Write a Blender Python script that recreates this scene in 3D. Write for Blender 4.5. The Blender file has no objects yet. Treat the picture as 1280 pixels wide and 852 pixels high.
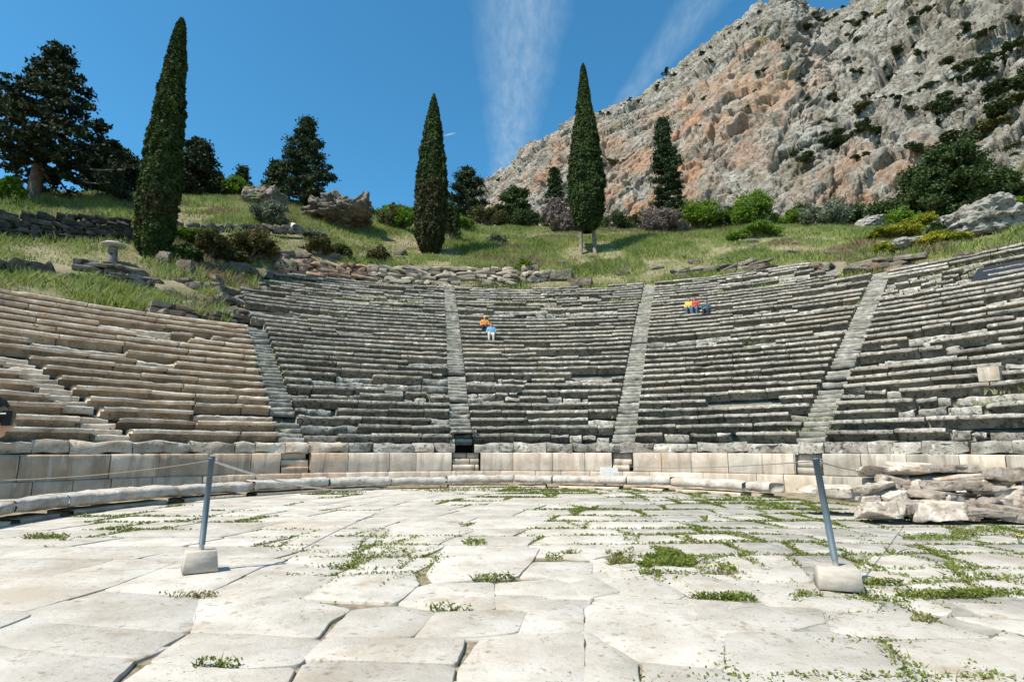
import bpy, math, random
import numpy as np
from mathutils import Vector
rng = np.random.default_rng(7); random.seed(7)
PI = math.pi; R = math.radians
scene = bpy.context.scene; col = scene.collection
F = 711.0; PITCH = R(10.7); EYE = 1.3
CX, CY = 0.0, 8.0          # centre of the seating
R0, Z0, DR, DZ = 13.6, 1.5, .575, .334
NLOW, NUP = 27, 8
RUP = R0+NLOW*DR+1.25; ZUP = Z0+NLOW*DZ+.3
STAIRS = [-58.3, -33, -8, 17.3, 43, 68.5]

# ------------------------------------------------------------------ helpers
def ray(px, py):
    a = px-640; b = 426-py
    return np.array([a, F*math.cos(PITCH)-b*math.sin(PITCH), F*math.sin(PITCH)+b*math.cos(PITCH)])
def tanel(px, py):
    d = ray(px, py); return d[2]/math.hypot(d[0], d[1])
def az(px, py=300):
    d = ray(px, py); return math.atan2(d[0], d[1])
def onz(px, py, z=0.0):
    d = ray(px, py); t = (z-EYE)/d[2]; p = d*t; return np.array([p[0], p[1], z])
def atD(px, py, D):
    d = ray(px, py); t = D/math.hypot(d[0], d[1]); p = d*t; p[2] += EYE; return p

def _h(ix, iy, iz, seed):
    h = (ix.astype(np.int64)*374761393 + iy.astype(np.int64)*668265263 + iz.astype(np.int64)*2147483647 + seed*974634777) & 0xffffffff
    h = ((h ^ (h >> 13))*1274126177) & 0xffffffff
    h = ((h ^ (h >> 15))*2246822519) & 0xffffffff
    return ((h ^ (h >> 16)) & 0xffff)/32767.5-1
def vn(p, s=1.0, seed=0):
    p = np.asarray(p, float)/s
    i = np.floor(p); f = p-i; i = i.astype(np.int64); f = f*f*(3-2*f)
    r = 0
    for a in (0, 1):
        wa = f[..., 0] if a else 1-f[..., 0]
        for b in (0, 1):
            wb = f[..., 1] if b else 1-f[..., 1]
            for c in (0, 1):
                wc = f[..., 2] if c else 1-f[..., 2]
                r = r+wa*wb*wc*_h(i[..., 0]+a, i[..., 1]+b, i[..., 2]+c, seed)
    return r
def fbm(p, s=1.0, o=4, seed=0, g=.5):
    r = 0; a = 1
    for k in range(o):
        r = r+a*vn(p, s/2**k, seed+k*17); a *= g
    return r
def ridged(p, s=1.0, o=4, seed=0, g=.5):
    r = 0; a = 1
    for k in range(o):
        r = r+a*(1-2*np.abs(vn(p, s/2**k, seed+k*13))); a *= g
    return r
def worley(p, s=1.0, seed=0, tiltk=.5):
    """faceted displacement: nearest cell's random height plus a random tilt inside the cell; also F2-F1"""
    p = np.asarray(p, float)/s; sh = p.shape[:-1]; p = p.reshape(-1, 3); b = np.floor(p).astype(np.int64)
    d1 = np.full(len(p), 9.); d2 = np.full(len(p), 9.); hv = np.zeros(len(p))
    for i in (-1, 0, 1):
        for j in (-1, 0, 1):
            for k in (-1, 0, 1):
                c = b+np.array([i, j, k]); r = [_h(c[:, 0], c[:, 1], c[:, 2], seed+q) for q in range(6)]
                o = p-(c+.5+.45*np.stack(r[:3], -1)); d = (o*o).sum(1); m = d < d1
                h = (r[3]+tiltk*(o[:, 0]*r[4]*2+o[:, 1]*r[5]*2+o[:, 2]*r[3]*2))
                d2 = np.where(m, d1, np.minimum(d2, d)); hv = np.where(m, h, hv); d1 = np.where(m, d, d1)
    return hv.reshape(sh), (np.sqrt(d2)-np.sqrt(d1)).reshape(sh)
def P3(x, y, z=0): return np.stack([np.asarray(x, float)+0*np.asarray(y), np.asarray(y, float)+0*np.asarray(x), np.asarray(z, float)+0*np.asarray(x)], -1)

def mk(name, V, Fs, mat=None, parent=None, smooth=False, tone=None, loc=None):
    """mesh from world-space vertices; Fs = list of int arrays (n,k)"""
    V = np.asarray(V, float).reshape(-1, 3)
    off = np.array(parent_loc(parent)) if parent else (np.array(loc) if loc is not None else np.zeros(3))
    Vl = V-off
    if isinstance(Fs, np.ndarray): Fs = [Fs]
    Fs = [np.asarray(f, np.int32) for f in Fs if len(f)]
    me = bpy.data.meshes.new(name)
    me.vertices.add(len(V)); me.vertices.foreach_set('co', Vl.astype(np.float32).ravel())
    loops = np.concatenate([f.ravel() for f in Fs]); cnt = np.concatenate([np.full(len(f), f.shape[1], np.int32) for f in Fs])
    st = np.concatenate([[0], np.cumsum(cnt)[:-1]]).astype(np.int32)
    me.loops.add(len(loops)); me.loops.foreach_set('vertex_index', loops)
    me.polygons.add(len(cnt)); me.polygons.foreach_set('loop_start', st); me.polygons.foreach_set('loop_total', cnt)
    me.update(calc_edges=True); me.validate()
    if smooth: me.polygons.foreach_set('use_smooth', np.ones(len(me.polygons), bool))
    if tone is not None:
        at = me.attributes.new('tone', 'FLOAT', 'POINT'); at.data.foreach_set('value', np.asarray(tone, np.float32))
    if mat: me.materials.append(mat)
    o = bpy.data.objects.new(name, me); col.objects.link(o)
    if parent: o.parent = parent
    elif loc is not None: o.location = loc
    return o
_pl = {}
def parent_loc(p):
    l = Vector(p.location)
    if p.parent: l = l+Vector(parent_loc(p.parent))
    return tuple(l)
def tag(o, label=None, cat=None, group=None, kind=None):
    if label: o['label'] = label
    if cat: o['category'] = cat
    if group: o['group'] = group
    if kind: o['kind'] = kind
    return o
def empty(name, loc, label=None, cat=None, group=None):
    o = bpy.data.objects.new(name, None); col.objects.link(o); o.location = tuple(float(v) for v in loc)
    o.empty_display_size = .1
    return tag(o, label, cat, group)
def copy_tree(o, parent=None):
    c = o.copy(); col.objects.link(c)
    if parent: c.parent = parent
    for ch in list(o.children): copy_tree(ch, c)
    return c
class MB:
    def __init__(s): s.V = []; s.F = {}; s.n = 0; s.T = []
    def add(s, V, Fs, tone=0.0):
        V = np.asarray(V, float).reshape(-1, 3)
        if isinstance(Fs, np.ndarray): Fs = [Fs]
        for f in Fs:
            f = np.asarray(f)
            if len(f): s.F.setdefault(f.shape[1], []).append(f+s.n)
        s.V.append(V); s.n += len(V); s.T.append(np.full(len(V), tone) if np.isscalar(tone) else tone)
    def V_(s): return np.concatenate(s.V)
    def F_(s): return [np.concatenate(v) for v in s.F.values()]
    def build(s, name, mat, parent=None, smooth=False, disp=None, loc=None):
        V = s.V_()
        if disp is not None: V = disp(V)
        return mk(name, V, s.F_(), mat, parent, smooth, np.concatenate(s.T), loc)
def gridfaces(nu, nv, wrap=False):
    i = np.arange(nu-1)[:, None]; j = np.arange(nv if wrap else nv-1)[None, :]
    j2 = (j+1) % nv
    return np.stack([i*nv+j, (i+1)*nv+j, (i+1)*nv+j2, i*nv+j2], -1).reshape(-1, 4)
def tube(pts, rad, k=8, caps=True):
    pts = np.asarray(pts, float); n = len(pts); rad = np.full(n, rad) if np.isscalar(rad) else np.asarray(rad)
    t = np.gradient(pts, axis=0); t /= np.linalg.norm(t, axis=1)[:, None]+1e-9
    up = np.where(np.abs(t[:, 2:3]) > .95, np.array([[1., 0, 0]]), np.array([[0., 0, 1]]))
    a = np.cross(t, up); a /= np.linalg.norm(a, axis=1)[:, None]; b = np.cross(t, a)
    ph = np.linspace(0, 2*PI, k, endpoint=False)
    V = pts[:, None]+rad[:, None, None]*(a[:, None]*np.cos(ph)[None, :, None]+b[:, None]*np.sin(ph)[None, :, None])
    Fs = [gridfaces(n, k, True)]
    if caps: Fs.append(np.array([list(range(k))[::-1], [(n-1)*k+q for q in range(k)]]))
    return V.reshape(-1, 3), Fs
def leaves(pts, size, seed=0, nrm=None, flat=.5, aspect=1.5):
    r = np.random.default_rng(seed); n = len(pts)
    d = r.normal(size=(n, 3))
    if nrm is not None: d = d*flat+nrm
    d /= np.linalg.norm(d, axis=1)[:, None]
    q = r.normal(size=(n, 3)); a = np.cross(d, q); a /= np.linalg.norm(a, axis=1)[:, None]; b = np.cross(d, a)
    s = size*r.uniform(.6, 1.3, (n, 1))
    V = np.stack([pts-a*s*.5, pts-b*s*.5*aspect, pts+a*s*.5, pts+b*s*.5*aspect], 1).reshape(-1, 3)
    return V, np.arange(4*n).reshape(n, 4)

# ------------------------------------------------------------------ materials
def mat(name, cols, scale=1.0, detail=8, rough=.9, bump=.3, bscale=None, bdist=.05, spots=None, tone=.0, streak=None, spec=.2, trans=None, coord='pos', stretch=None, extra=None, cont=(.3, .7)):
    m = bpy.data.materials.new(name); m.use_nodes = True; nt = m.node_tree; N = nt.nodes; L = nt.links
    b = N['Principled BSDF']; b.inputs['Roughness'].default_value = rough; b.inputs['Specular IOR Level'].default_value = spec
    g = N.new('ShaderNodeNewGeometry') if coord == 'pos' else N.new('ShaderNodeTexCoord')
    P = g.outputs['Position'] if coord == 'pos' else g.outputs['Object']
    if stretch:
        mp = N.new('ShaderNodeMapping'); mp.inputs['Scale'].default_value = stretch; L.new(P, mp.inputs[0]); PS = mp.outputs[0]
    else: PS = P
    nz = N.new('ShaderNodeTexNoise'); nz.inputs['Scale'].default_value = scale; nz.inputs['Detail'].default_value = detail; nz.inputs['Roughness'].default_value = .62
    L.new(PS, nz.inputs['Vector'])
    cr = N.new('ShaderNodeValToRGB'); L.new(nz.outputs['Fac'], cr.inputs['Fac'])
    e = cr.color_ramp
    n = len(cols)
    while len(e.elements) < n: e.elements.new(.5)
    for i, c in enumerate(cols):
        e.elements[i].position = cont[0]+(cont[1]-cont[0])*i/(n-1); e.elements[i].color = (*c, 1)
    out = cr.outputs['Color']
    def mixc(fac, a, bcol, mode='MIX'):
        mx = N.new('ShaderNodeMix'); mx.data_type = 'RGBA'; mx.blend_type = mode
        if isinstance(fac, float): mx.inputs[0].default_value = fac
        else: L.new(fac, mx.inputs[0])
        L.new(a, mx.inputs[6])
        if isinstance(bcol, tuple): mx.inputs[7].default_value = (*bcol, 1)
        else: L.new(bcol, mx.inputs[7])
        return mx.outputs[2]
    def noisefac(sc, lo, hi, vec=P, det=6, seed=0):
        q = N.new('ShaderNodeTexNoise'); q.inputs['Scale'].default_value = sc; q.inputs['Detail'].default_value = det; q.inputs['Roughness'].default_value = .65
        ad = N.new('ShaderNodeVectorMath'); ad.operation = 'ADD'; ad.inputs[1].default_value = (seed*13.1, seed*7.7, seed*3.3); L.new(vec, ad.inputs[0]); L.new(ad.outputs[0], q.inputs['Vector'])
        mr = N.new('ShaderNodeMapRange'); mr.inputs[1].default_value = lo; mr.inputs[2].default_value = hi; L.new(q.outputs['Fac'], mr.inputs[0])
        return mr.outputs[0]
    for k, (sc, lo, hi, c) in enumerate(spots or []):
        out = mixc(noisefac(sc, lo, hi, seed=k+1), out, c)
    if streak:
        mp2 = N.new('ShaderNodeMapping'); mp2.inputs['Scale'].default_value = (1, 1, .12); L.new(P, mp2.inputs[0])
        for k, (sc, lo, hi, c) in enumerate(streak): out = mixc(noisefac(sc, lo, hi, mp2.outputs[0], seed=k+5), out, c)
    if tone:
        at = N.new('ShaderNodeAttribute'); at.attribute_name = 'tone'
        ma = N.new('ShaderNodeMath'); ma.operation = 'MULTIPLY_ADD'; ma.inputs[1].default_value = tone; ma.inputs[2].default_value = 1.0; L.new(at.outputs['Fac'], ma.inputs[0])
        vm = N.new('ShaderNodeVectorMath'); vm.operation = 'SCALE'; L.new(out, vm.inputs[0]); L.new(ma.outputs[0], vm.inputs['Scale']); out = vm.outputs[0]
    if extra: out = extra(N, L, out, P, mixc, noisefac)
    L.new(out, b.inputs['Base Color'])
    if bump:
        q = N.new('ShaderNodeTexNoise'); q.inputs['Scale'].default_value = bscale or scale*4; q.inputs['Detail'].default_value = 8; q.inputs['Roughness'].default_value = .7; L.new(P, q.inputs['Vector'])
        bp = N.new('ShaderNodeBump'); bp.inputs['Strength'].default_value = bump; bp.inputs['Distance'].default_value = bdist; L.new(q.outputs['Fac'], bp.inputs['Height']); L.new(bp.outputs[0], b.inputs['Normal'])
    if trans:
        tr = N.new('ShaderNodeBsdfTranslucent'); L.new(out, tr.inputs[0]); ms = N.new('ShaderNodeMixShader'); ms.inputs[0].default_value = trans
        L.new(b.outputs[0], ms.inputs[1]); L.new(tr.outputs[0], ms.inputs[2]); L.new(ms.outputs[0], N['Material Output'].inputs[0])
    return m
def plain(name, c, rough=.6, metal=0, spec=.4):
    m = mat(name, [tuple(v*.88 for v in c), tuple(min(1, v*1.1) for v in c)], scale=6, rough=rough, bump=.05, coord='obj', spec=spec)
    m.node_tree.nodes['Principled BSDF'].inputs['Metallic'].default_value = metal
    return m
M = {}
M['slab'] = mat('paving_limestone', [(.36, .325, .27), (.475, .44, .385), (.56, .53, .48)], scale=1.7, rough=.85, bump=.6, bscale=16, bdist=.02, tone=.10,
                spots=[(2.2, .58, .70, (.36, .285, .205)), (34, .62, .68, (.17, .13, .09)), (9, .66, .70, (.22, .17, .12)), (.45, .54, .68, (.38, .33, .265)), (11, .58, .68, (.31, .255, .19)), (5.5, .62, .70, (.24, .215, .175))])
M['slab2'] = mat('weathered_paving_limestone', [(.27, .25, .21), (.38, .355, .31), (.50, .475, .43)], scale=2.5, rough=.9, bump=.7, bscale=12, bdist=.03, tone=.15,
                spots=[(5, .56, .66, (.26, .25, .22)), (25, .62, .7, (.2, .18, .15))])
M['soil'] = mat('dry_soil', [(.20, .15, .10), (.30, .24, .17), (.42, .36, .28)], scale=14, bump=.6, spots=[(3.2, .52, .58, (.11, .13, .04)), (40, .60, .66, (.45, .42, .36))])
M['seat'] = mat('grey_limestone', [(.15, .138, .115), (.31, .288, .245), (.50, .475, .42)], scale=2.6, rough=.95, bump=.9, bscale=9, bdist=.05, tone=.28,
                spots=[(.45, .50, .62, (.36, .32, .26)), (8, .53, .62, (.10, .092, .075)), (3.1, .60, .66, (.60, .575, .52)), (22, .60, .68, (.07, .065, .05))])
M['seatw'] = mat('tan_limestone', [(.36, .27, .19), (.56, .455, .345), (.74, .65, .54)], scale=2.0, rough=.95, bump=.8, bscale=9, bdist=.05, tone=.25,
                spots=[(.7, .54, .66, (.33, .28, .22)), (7, .58, .68, (.20, .15, .11)), (3.4, .60, .68, (.62, .58, .51))])
M['stair'] = mat('worn_stair_limestone', [(.13, .12, .10), (.25, .235, .20), (.43, .405, .355)], scale=3, rough=.95, bump=.8, bscale=12, bdist=.04, tone=.2, spots=[(1.1, .56, .68, (.25, .235, .19))])
M['wall'] = mat('parapet_limestone', [(.36, .29, .22), (.50, .42, .33), (.62, .55, .46)], scale=1.6, rough=.9, bump=.5, bscale=12, bdist=.02, tone=.18,
                streak=[(3.5, .50, .62, (.36, .30, .24)), (2.2, .58, .68, (.52, .36, .25)), (6, .60, .70, (.60, .56, .48))])
M['wallwarm'] = mat('shade_warmed_parapet_limestone', [(.40, .28, .19), (.56, .42, .30), (.68, .56, .44)], scale=1.6, rough=.9, bump=.5, bscale=12, bdist=.02, tone=.16, streak=[(3, .50, .62, (.38, .28, .20)), (5, .60, .70, (.66, .56, .46))])  # albedo warmed to offset blue skylight on the shaded left wall
M['wallg'] = mat('grey_parapet_limestone', [(.27, .24, .195), (.40, .36, .30), (.52, .47, .40)], scale=1.6, rough=.9, bump=.5, bscale=12, bdist=.02, tone=.15,
                streak=[(2.6, .48, .60, (.24, .215, .18)), (3.8, .58, .66, (.50, .41, .32))])
M['kerb'] = mat('white_kerb_limestone', [(.30, .25, .20), (.50, .46, .40), (.64, .61, .56)], scale=3, rough=.9, bump=1.0, bscale=10, bdist=.05, tone=.1,
                spots=[(2.0, .55, .66, (.50, .39, .29)), (9, .62, .70, (.24, .19, .14))])
M['rock'] = mat('rubble_stone', [(.24, .19, .145), (.46, .39, .32), (.68, .63, .56)], scale=4, rough=.95, bump=1, bscale=11, bdist=.05, tone=.35,
                spots=[(2.2, .55, .68, (.42, .27, .17)), (8, .60, .68, (.13, .11, .09))])
M['outcrop'] = mat('outcrop_rock', [(.10, .085, .065), (.21, .18, .145), (.34, .31, .27)], scale=1.2, rough=.95, bump=1, bscale=4, bdist=.2, tone=.2, spots=[(1.1, .55, .66, (.27, .17, .11)), (2.6, .56, .62, (.07, .06, .045)), (.6, .60, .66, (.10, .12, .045))])
M['palerock'] = mat('pale_outcrop_rock', [(.18, .165, .14), (.36, .34, .30), (.52, .50, .46)], scale=1.6, rough=.95, bump=1, bscale=5, bdist=.2, spots=[(2.2, .55, .62, (.12, .11, .09)), (.8, .60, .66, (.14, .16, .06))], stretch=(1, 1, 2.5))
M['redwall'] = mat('reddish_conglomerate', [(.22, .13, .09), (.36, .23, .165), (.46, .34, .27)], scale=2.2, rough=.95, bump=1, bscale=5, bdist=.1, tone=.3, spots=[(2, .6, .68, (.12, .15, .05))])
M['palewall'] = mat('pale_retaining_stone', [(.28, .22, .165), (.42, .35, .27), (.54, .47, .38)], scale=2.2, rough=.95, bump=.8, bscale=5, bdist=.1, tone=.3)
M['darkwall'] = mat('shaded_dark_drystone', [(.035, .033, .028), (.075, .07, .06), (.13, .12, .10)], scale=3, rough=.95, bump=1, bscale=6, bdist=.1, tone=.3)  # stone colour near black to carry the wall's shade
M['terrain'] = mat('hillside_earth_grass', [(.13, .12, .055), (.21, .185, .105), (.31, .265, .18)], scale=.6, rough=1, bump=.6, bscale=3, bdist=.2,
                spots=[(.16, .56, .66, (.20, .155, .10)), (1.6, .60, .68, (.22, .18, .12)), (.22, .60, .70, (.06, .10, .02))])
M['bed'] = mat('weathered_stone_bed', [(.11, .10, .085), (.2, .19, .16), (.32, .30, .26)], scale=2.2, rough=1, bump=1, bscale=6, bdist=.1, spots=[(.5, .60, .68, (.10, .12, .045))])
M['grass'] = mat('meadow_grass', [(.15, .21, .045), (.27, .33, .09), (.42, .43, .19)], scale=.22, detail=5, rough=.8, bump=0, trans=.35,
                spots=[(.13, .53, .61, (.28, .22, .12)), (.5, .56, .64, (.14, .21, .04)), (1.5, .58, .66, (.42, .38, .24))])
M['jointgrass'] = mat('joint_weeds', [(.09, .14, .02), (.16, .21, .035), (.30, .29, .09)], scale=7, rough=.7, bump=0, trans=.35, spots=[(.9, .56, .64, (.27, .23, .10))])
def fol(name, a, b, c, tr=.2, sp=None): return mat(name, [a, b, c], scale=1.3, detail=4, rough=.75, bump=0, trans=tr, spots=sp, coord='pos')
M['cypress'] = fol('cypress_foliage', (.018, .034, .010), (.042, .070, .018), (.095, .130, .032), .15, [(.22, .56, .68, (.055, .050, .018))])
M['cypressb'] = fol('brownish_cypress_foliage', (.028, .034, .012), (.055, .056, .020), (.095, .085, .032), .1)
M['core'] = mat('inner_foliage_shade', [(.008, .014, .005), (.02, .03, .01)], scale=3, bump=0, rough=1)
M['pine'] = fol('pine_foliage', (.018, .032, .014), (.034, .056, .022), (.065, .090, .032), .1)
M['cedar'] = fol('dark_cedar_foliage', (.010, .018, .008), (.024, .036, .014), (.05, .064, .022), .1)
M['dkshrub'] = fol('dark_green_shrub_leaf', (.022, .042, .012), (.045, .075, .020), (.08, .115, .032))
M['brshrub'] = fol('bright_green_shrub_leaf', (.06, .12, .012), (.12, .21, .02), (.19, .28, .035), .35)
M['gyshrub'] = fol('grey_green_shrub_leaf', (.09, .11, .07), (.16, .185, .12), (.25, .27, .18))
M['twig'] = fol('bare_grey_twigs', (.12, .09, .075), (.20, .16, .14), (.29, .24, .21), .1)
M['rdshrub'] = fol('russet_shrub_leaf', (.035, .05, .014), (.075, .08, .024), (.15, .12, .04), .2, [(.9, .56, .66, (.14, .085, .035))])
M['ylshrub'] = fol('yellow_flowering_shrub', (.08, .12, .015), (.22, .24, .02), (.46, .40, .03), .3)
M['mshrub'] = fol('mountain_scrub_leaf', (.020, .034, .012), (.040, .060, .018), (.075, .09, .03), .1)
M['mshrub2'] = fol('mountain_olive_scrub_leaf', (.04, .045, .012), (.09, .09, .022), (.15, .13, .035), .1)
M['bark'] = mat('bark', [(.10, .075, .055), (.20, .16, .125), (.30, .26, .22)], scale=5, bump=.8, stretch=(3, 3, .5))
M['steel'] = plain('blue_grey_painted_steel', (.085, .12, .15), .55, 0)
M['zinc'] = plain('galvanised_steel', (.42, .42, .41), .45, .5)
M['concrete'] = mat('cast_concrete', [(.36, .31, .255), (.44, .395, .335), (.53, .48, .42)], scale=7, bump=.5, bscale=30, bdist=.01, coord='obj', spots=[(14, .62, .72, (.34, .3, .25))], stretch=(1, 1, 3))
M['rope'] = plain('pale_rope', (.62, .60, .55), .8)
M['darkrope'] = plain('weathered_rope', (.24, .22, .19), .8)
M['black'] = plain('black_sheeting', (.02, .022, .024), .45)
M['dark'] = plain('cavity_shade', (.02, .018, .015), 1)  # darkness inside the openings put into the lining colour
M['white'] = plain('white_marble', (.78, .77, .74), .6)
M['lampgrey'] = plain('pale_lamp_cap', (.40, .39, .36), .7)
M['skin'] = plain('skin', (.50, .30, .20), .6)
M['hair'] = plain('dark_hair', (.018, .013, .01), .55)
M['glasses'] = plain('black_sunglasses', (.008, .008, .01), .35, 0, .3)
for n_, c_ in dict(orange=(.70, .25, .05), ltblue=(.16, .38, .58), yellow=(.70, .50, .06), red=(.50, .05, .04), teal=(.03, .09, .11), navy=(.02, .025, .05), darkgreen=(.015, .022, .018), jeans=(.08, .12, .2), cream=(.6, .55, .48)).items():
    M[n_] = plain(n_+'_cloth', c_, .85)
M['petal'] = plain('yellow_petals', (.85, .62, .03), .6)
M['stem'] = plain('green_stem', (.08, .16, .03), .7)

# ------------------------------------------------------------------ terrain height
TAB = [(-300, [(27, 380), (36, 330), (42, 262), (55, 235), (95, 240), (200, 262)]),
 (0, [(28.5, 367), (33, 340), (36, 322), (41, 300), (42.2, 270), (55, 243), (95, 246), (200, 268)]),
 (150, [(29.7, 388), (33, 362), (36, 338), (41, 304), (42.2, 276), (56, 247), (95, 250), (200, 270)]),
 (225, [(30, 398), (34, 368), (37, 344), (41, 316), (45, 292), (58, 250), (95, 254), (200, 272)]),
 (300, [(30.4, 410), (34, 384), (40, 348), (44, 320), (46, 288), (62, 250), (95, 256), (200, 275)]),
 (380, [(42.5, 343), (44, 322), (47, 296), (66, 257), (100, 262), (200, 278)]),
 (450, [(43.5, 356), (44.4, 334), (50, 310), (55, 290), (68, 268), (100, 270), (200, 282)]),
 (560, [(43.8, 357), (44.6, 334), (50, 319), (60, 296), (72, 284), (100, 282), (200, 288)]),
 (640, [(44, 358), (45, 346), (55, 311), (72, 285), (100, 284), (200, 289)]),
 (740, [(44, 358), (47, 345), (53, 318), (66, 292), (76, 288), (110, 287), (200, 290)]),
 (850, [(44, 353), (47, 338), (60, 295), (72, 287), (110, 286), (200, 290)]),
 (960, [(42, 337), (50, 315), (64, 286), (110, 284), (200, 290)]),
 (1100, [(38, 332), (48, 305), (60, 292), (110, 284), (200, 290)]),
 (1180, [(35, 333), (45, 303), (60, 284), (110, 280), (200, 286)]),
 (1280, [(34.8, 308), (45, 286), (60, 272), (110, 268), (200, 280)]),
 (1600, [(30, 290), (45, 262), (60, 245), (110, 240), (200, 262)])]
_az = np.array([az(c[0]) for c in TAB])
_Dk = np.array([20, 27, 30, 33, 36, 38.5, 41, 42.2, 43.5, 44.5, 46, 48, 50, 53, 56, 60, 64, 68, 72, 80, 95, 110, 150, 200, 4000.])
_Zt = np.zeros((len(TAB), len(_Dk)))
for i, (c, l) in enumerate(TAB):
    D = [a for a, b in l]; Z = [EYE+a*tanel(c, b) for a, b in l]
    D = [D[0]-12]+D+[4000]; Z = [Z[0]-6.5]+Z+[Z[-1]*1.0]
    _Zt[i] = np.interp(_Dk, D, Z)
def covered(th, r):
    """where seats lie (degrees, radius)"""
    th = np.asarray(th); r = np.asarray(r)
    low = (r > R0-.1) & (r < R0+NLOW*DR+.1) & (th < 78) & (th > -78)
    left = (th < -34.5) & (r > R0+17*DR+.2)
    up = (r >= R0+NLOW*DR+.1) & (r < RUP+NUP*DR+.1) & (th > -30) & (th < 38)
    return (low & ~left) | up
def rowheight(r):
    r = np.asarray(r)
    return np.where(r < R0+NLOW*DR, Z0+(r-R0)*DZ/DR, np.where(r < RUP, Z0+NLOW*DZ+.2, ZUP+(r-RUP)*DZ/DR))
def terr(x, y, rough=True):
    x = np.asarray(x, float); y = np.asarray(y, float)
    A = np.clip(np.arctan2(x, y), _az[0], _az[-1]); D = np.hypot(x, y)
    ia = np.clip(np.searchsorted(_az, A)-1, 0, len(_az)-2); fa = (A-_az[ia])/(_az[ia+1]-_az[ia])
    iD = np.clip(np.searchsorted(_Dk, D)-1, 0, len(_Dk)-2); fD = np.clip((D-_Dk[iD])/(_Dk[iD+1]-_Dk[iD]), 0, 1)
    z = (1-fa)*((1-fD)*_Zt[ia, iD]+fD*_Zt[ia, iD+1])+fa*((1-fD)*_Zt[ia+1, iD]+fD*_Zt[ia+1, iD+1])
    if rough:
        w = np.clip((D-28)/10, 0, 1)
        z = z+w*(.22*fbm(P3(x, y), 5, 3, 3)+.05*fbm(P3(x, y), 1.2, 2, 9))
    r = np.hypot(x-CX, y-CY); th = np.degrees(np.arctan2(x-CX, y-CY))
    cone = rowheight(r)-.33
    cz = np.where(r < R0+.9, np.minimum(cone, -.07+(r-(R0-.05))/.7*1.2), cone)
    cov = covered(th, r)
    z = np.where(cov, cz, z)
    z = np.where(r <= R0-.05, -.026, z)
    z = np.where((np.abs(th) >= 78) & (r > R0-.1), np.where(y < 3, np.minimum(z, -.07+np.clip((r-R0)*.5, 0, 8)), np.minimum(z, (r-R0)*.6)), z)
    z = np.where((y < -4), -.07+np.clip((r-R0-6)*.1, 0, 3), z)
    return z
def hit(px, py, z0=0.0, D0=24):
    d = ray(px, py); k = math.hypot(d[0], d[1]); D = np.arange(D0, 150, .1)
    x = d[0]/k*D; y = d[1]/k*D; z = EYE+d[2]/k*D; t = terr(x, y)+z0
    i = np.where(z <= t)[0]
    i = i[0] if len(i) else len(D)-1
    return np.array([x[i], y[i], float(terr(x[i], y[i]))]), D[i]
def cone_hit(px, py):
    d = ray(px, py); k = math.hypot(d[0], d[1]); D = np.arange(18, 60, .02)
    x = d[0]/k*D; y = d[1]/k*D; z = EYE+d[2]/k*D; r = np.hypot(x-CX, y-CY)
    i = np.where((z <= rowheight(r)) & (r > R0))[0][0]
    return np.array([x[i], y[i], z[i]]), r[i]
rr = np.concatenate([np.arange(0, R0-.3, 1.6), np.arange(R0-.3, 36, .22), np.arange(36, 62, .4), np.arange(62, 90, 1.2), np.geomspace(90, 3000, 30)])
tt = R(1)*np.concatenate([np.arange(-180, -80, 3), np.arange(-80, 80, .75), np.arange(80, 180.1, 3)])
RG, TG = np.meshgrid(rr, tt, indexing='ij')
X = CX+RG*np.sin(TG); Y = CY+RG*np.cos(TG); Z = terr(X, Y)
V = np.stack([X, Y, Z], -1).reshape(-1, 3); FG = gridfaces(len(rr), len(tt))
fc = V[FG].mean(1); fr = np.hypot(fc[:, 0]-CX, fc[:, 1]-CY); ft = np.degrees(np.arctan2(fc[:, 0]-CX, fc[:, 1]-CY))
inn = covered(ft, fr) | (fr < R0+.3)
tag(mk('terrain', V, FG[~inn], M['terrain'], smooth=True), kind='structure')
tag(mk('stone_bed', V, FG[inn & (fr >= R0-.3)], M['bed'], smooth=True), kind='structure')
tag(mk('ground', V, FG[inn & (fr < R0-.3)], M['soil'], smooth=True), kind='structure')

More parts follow.
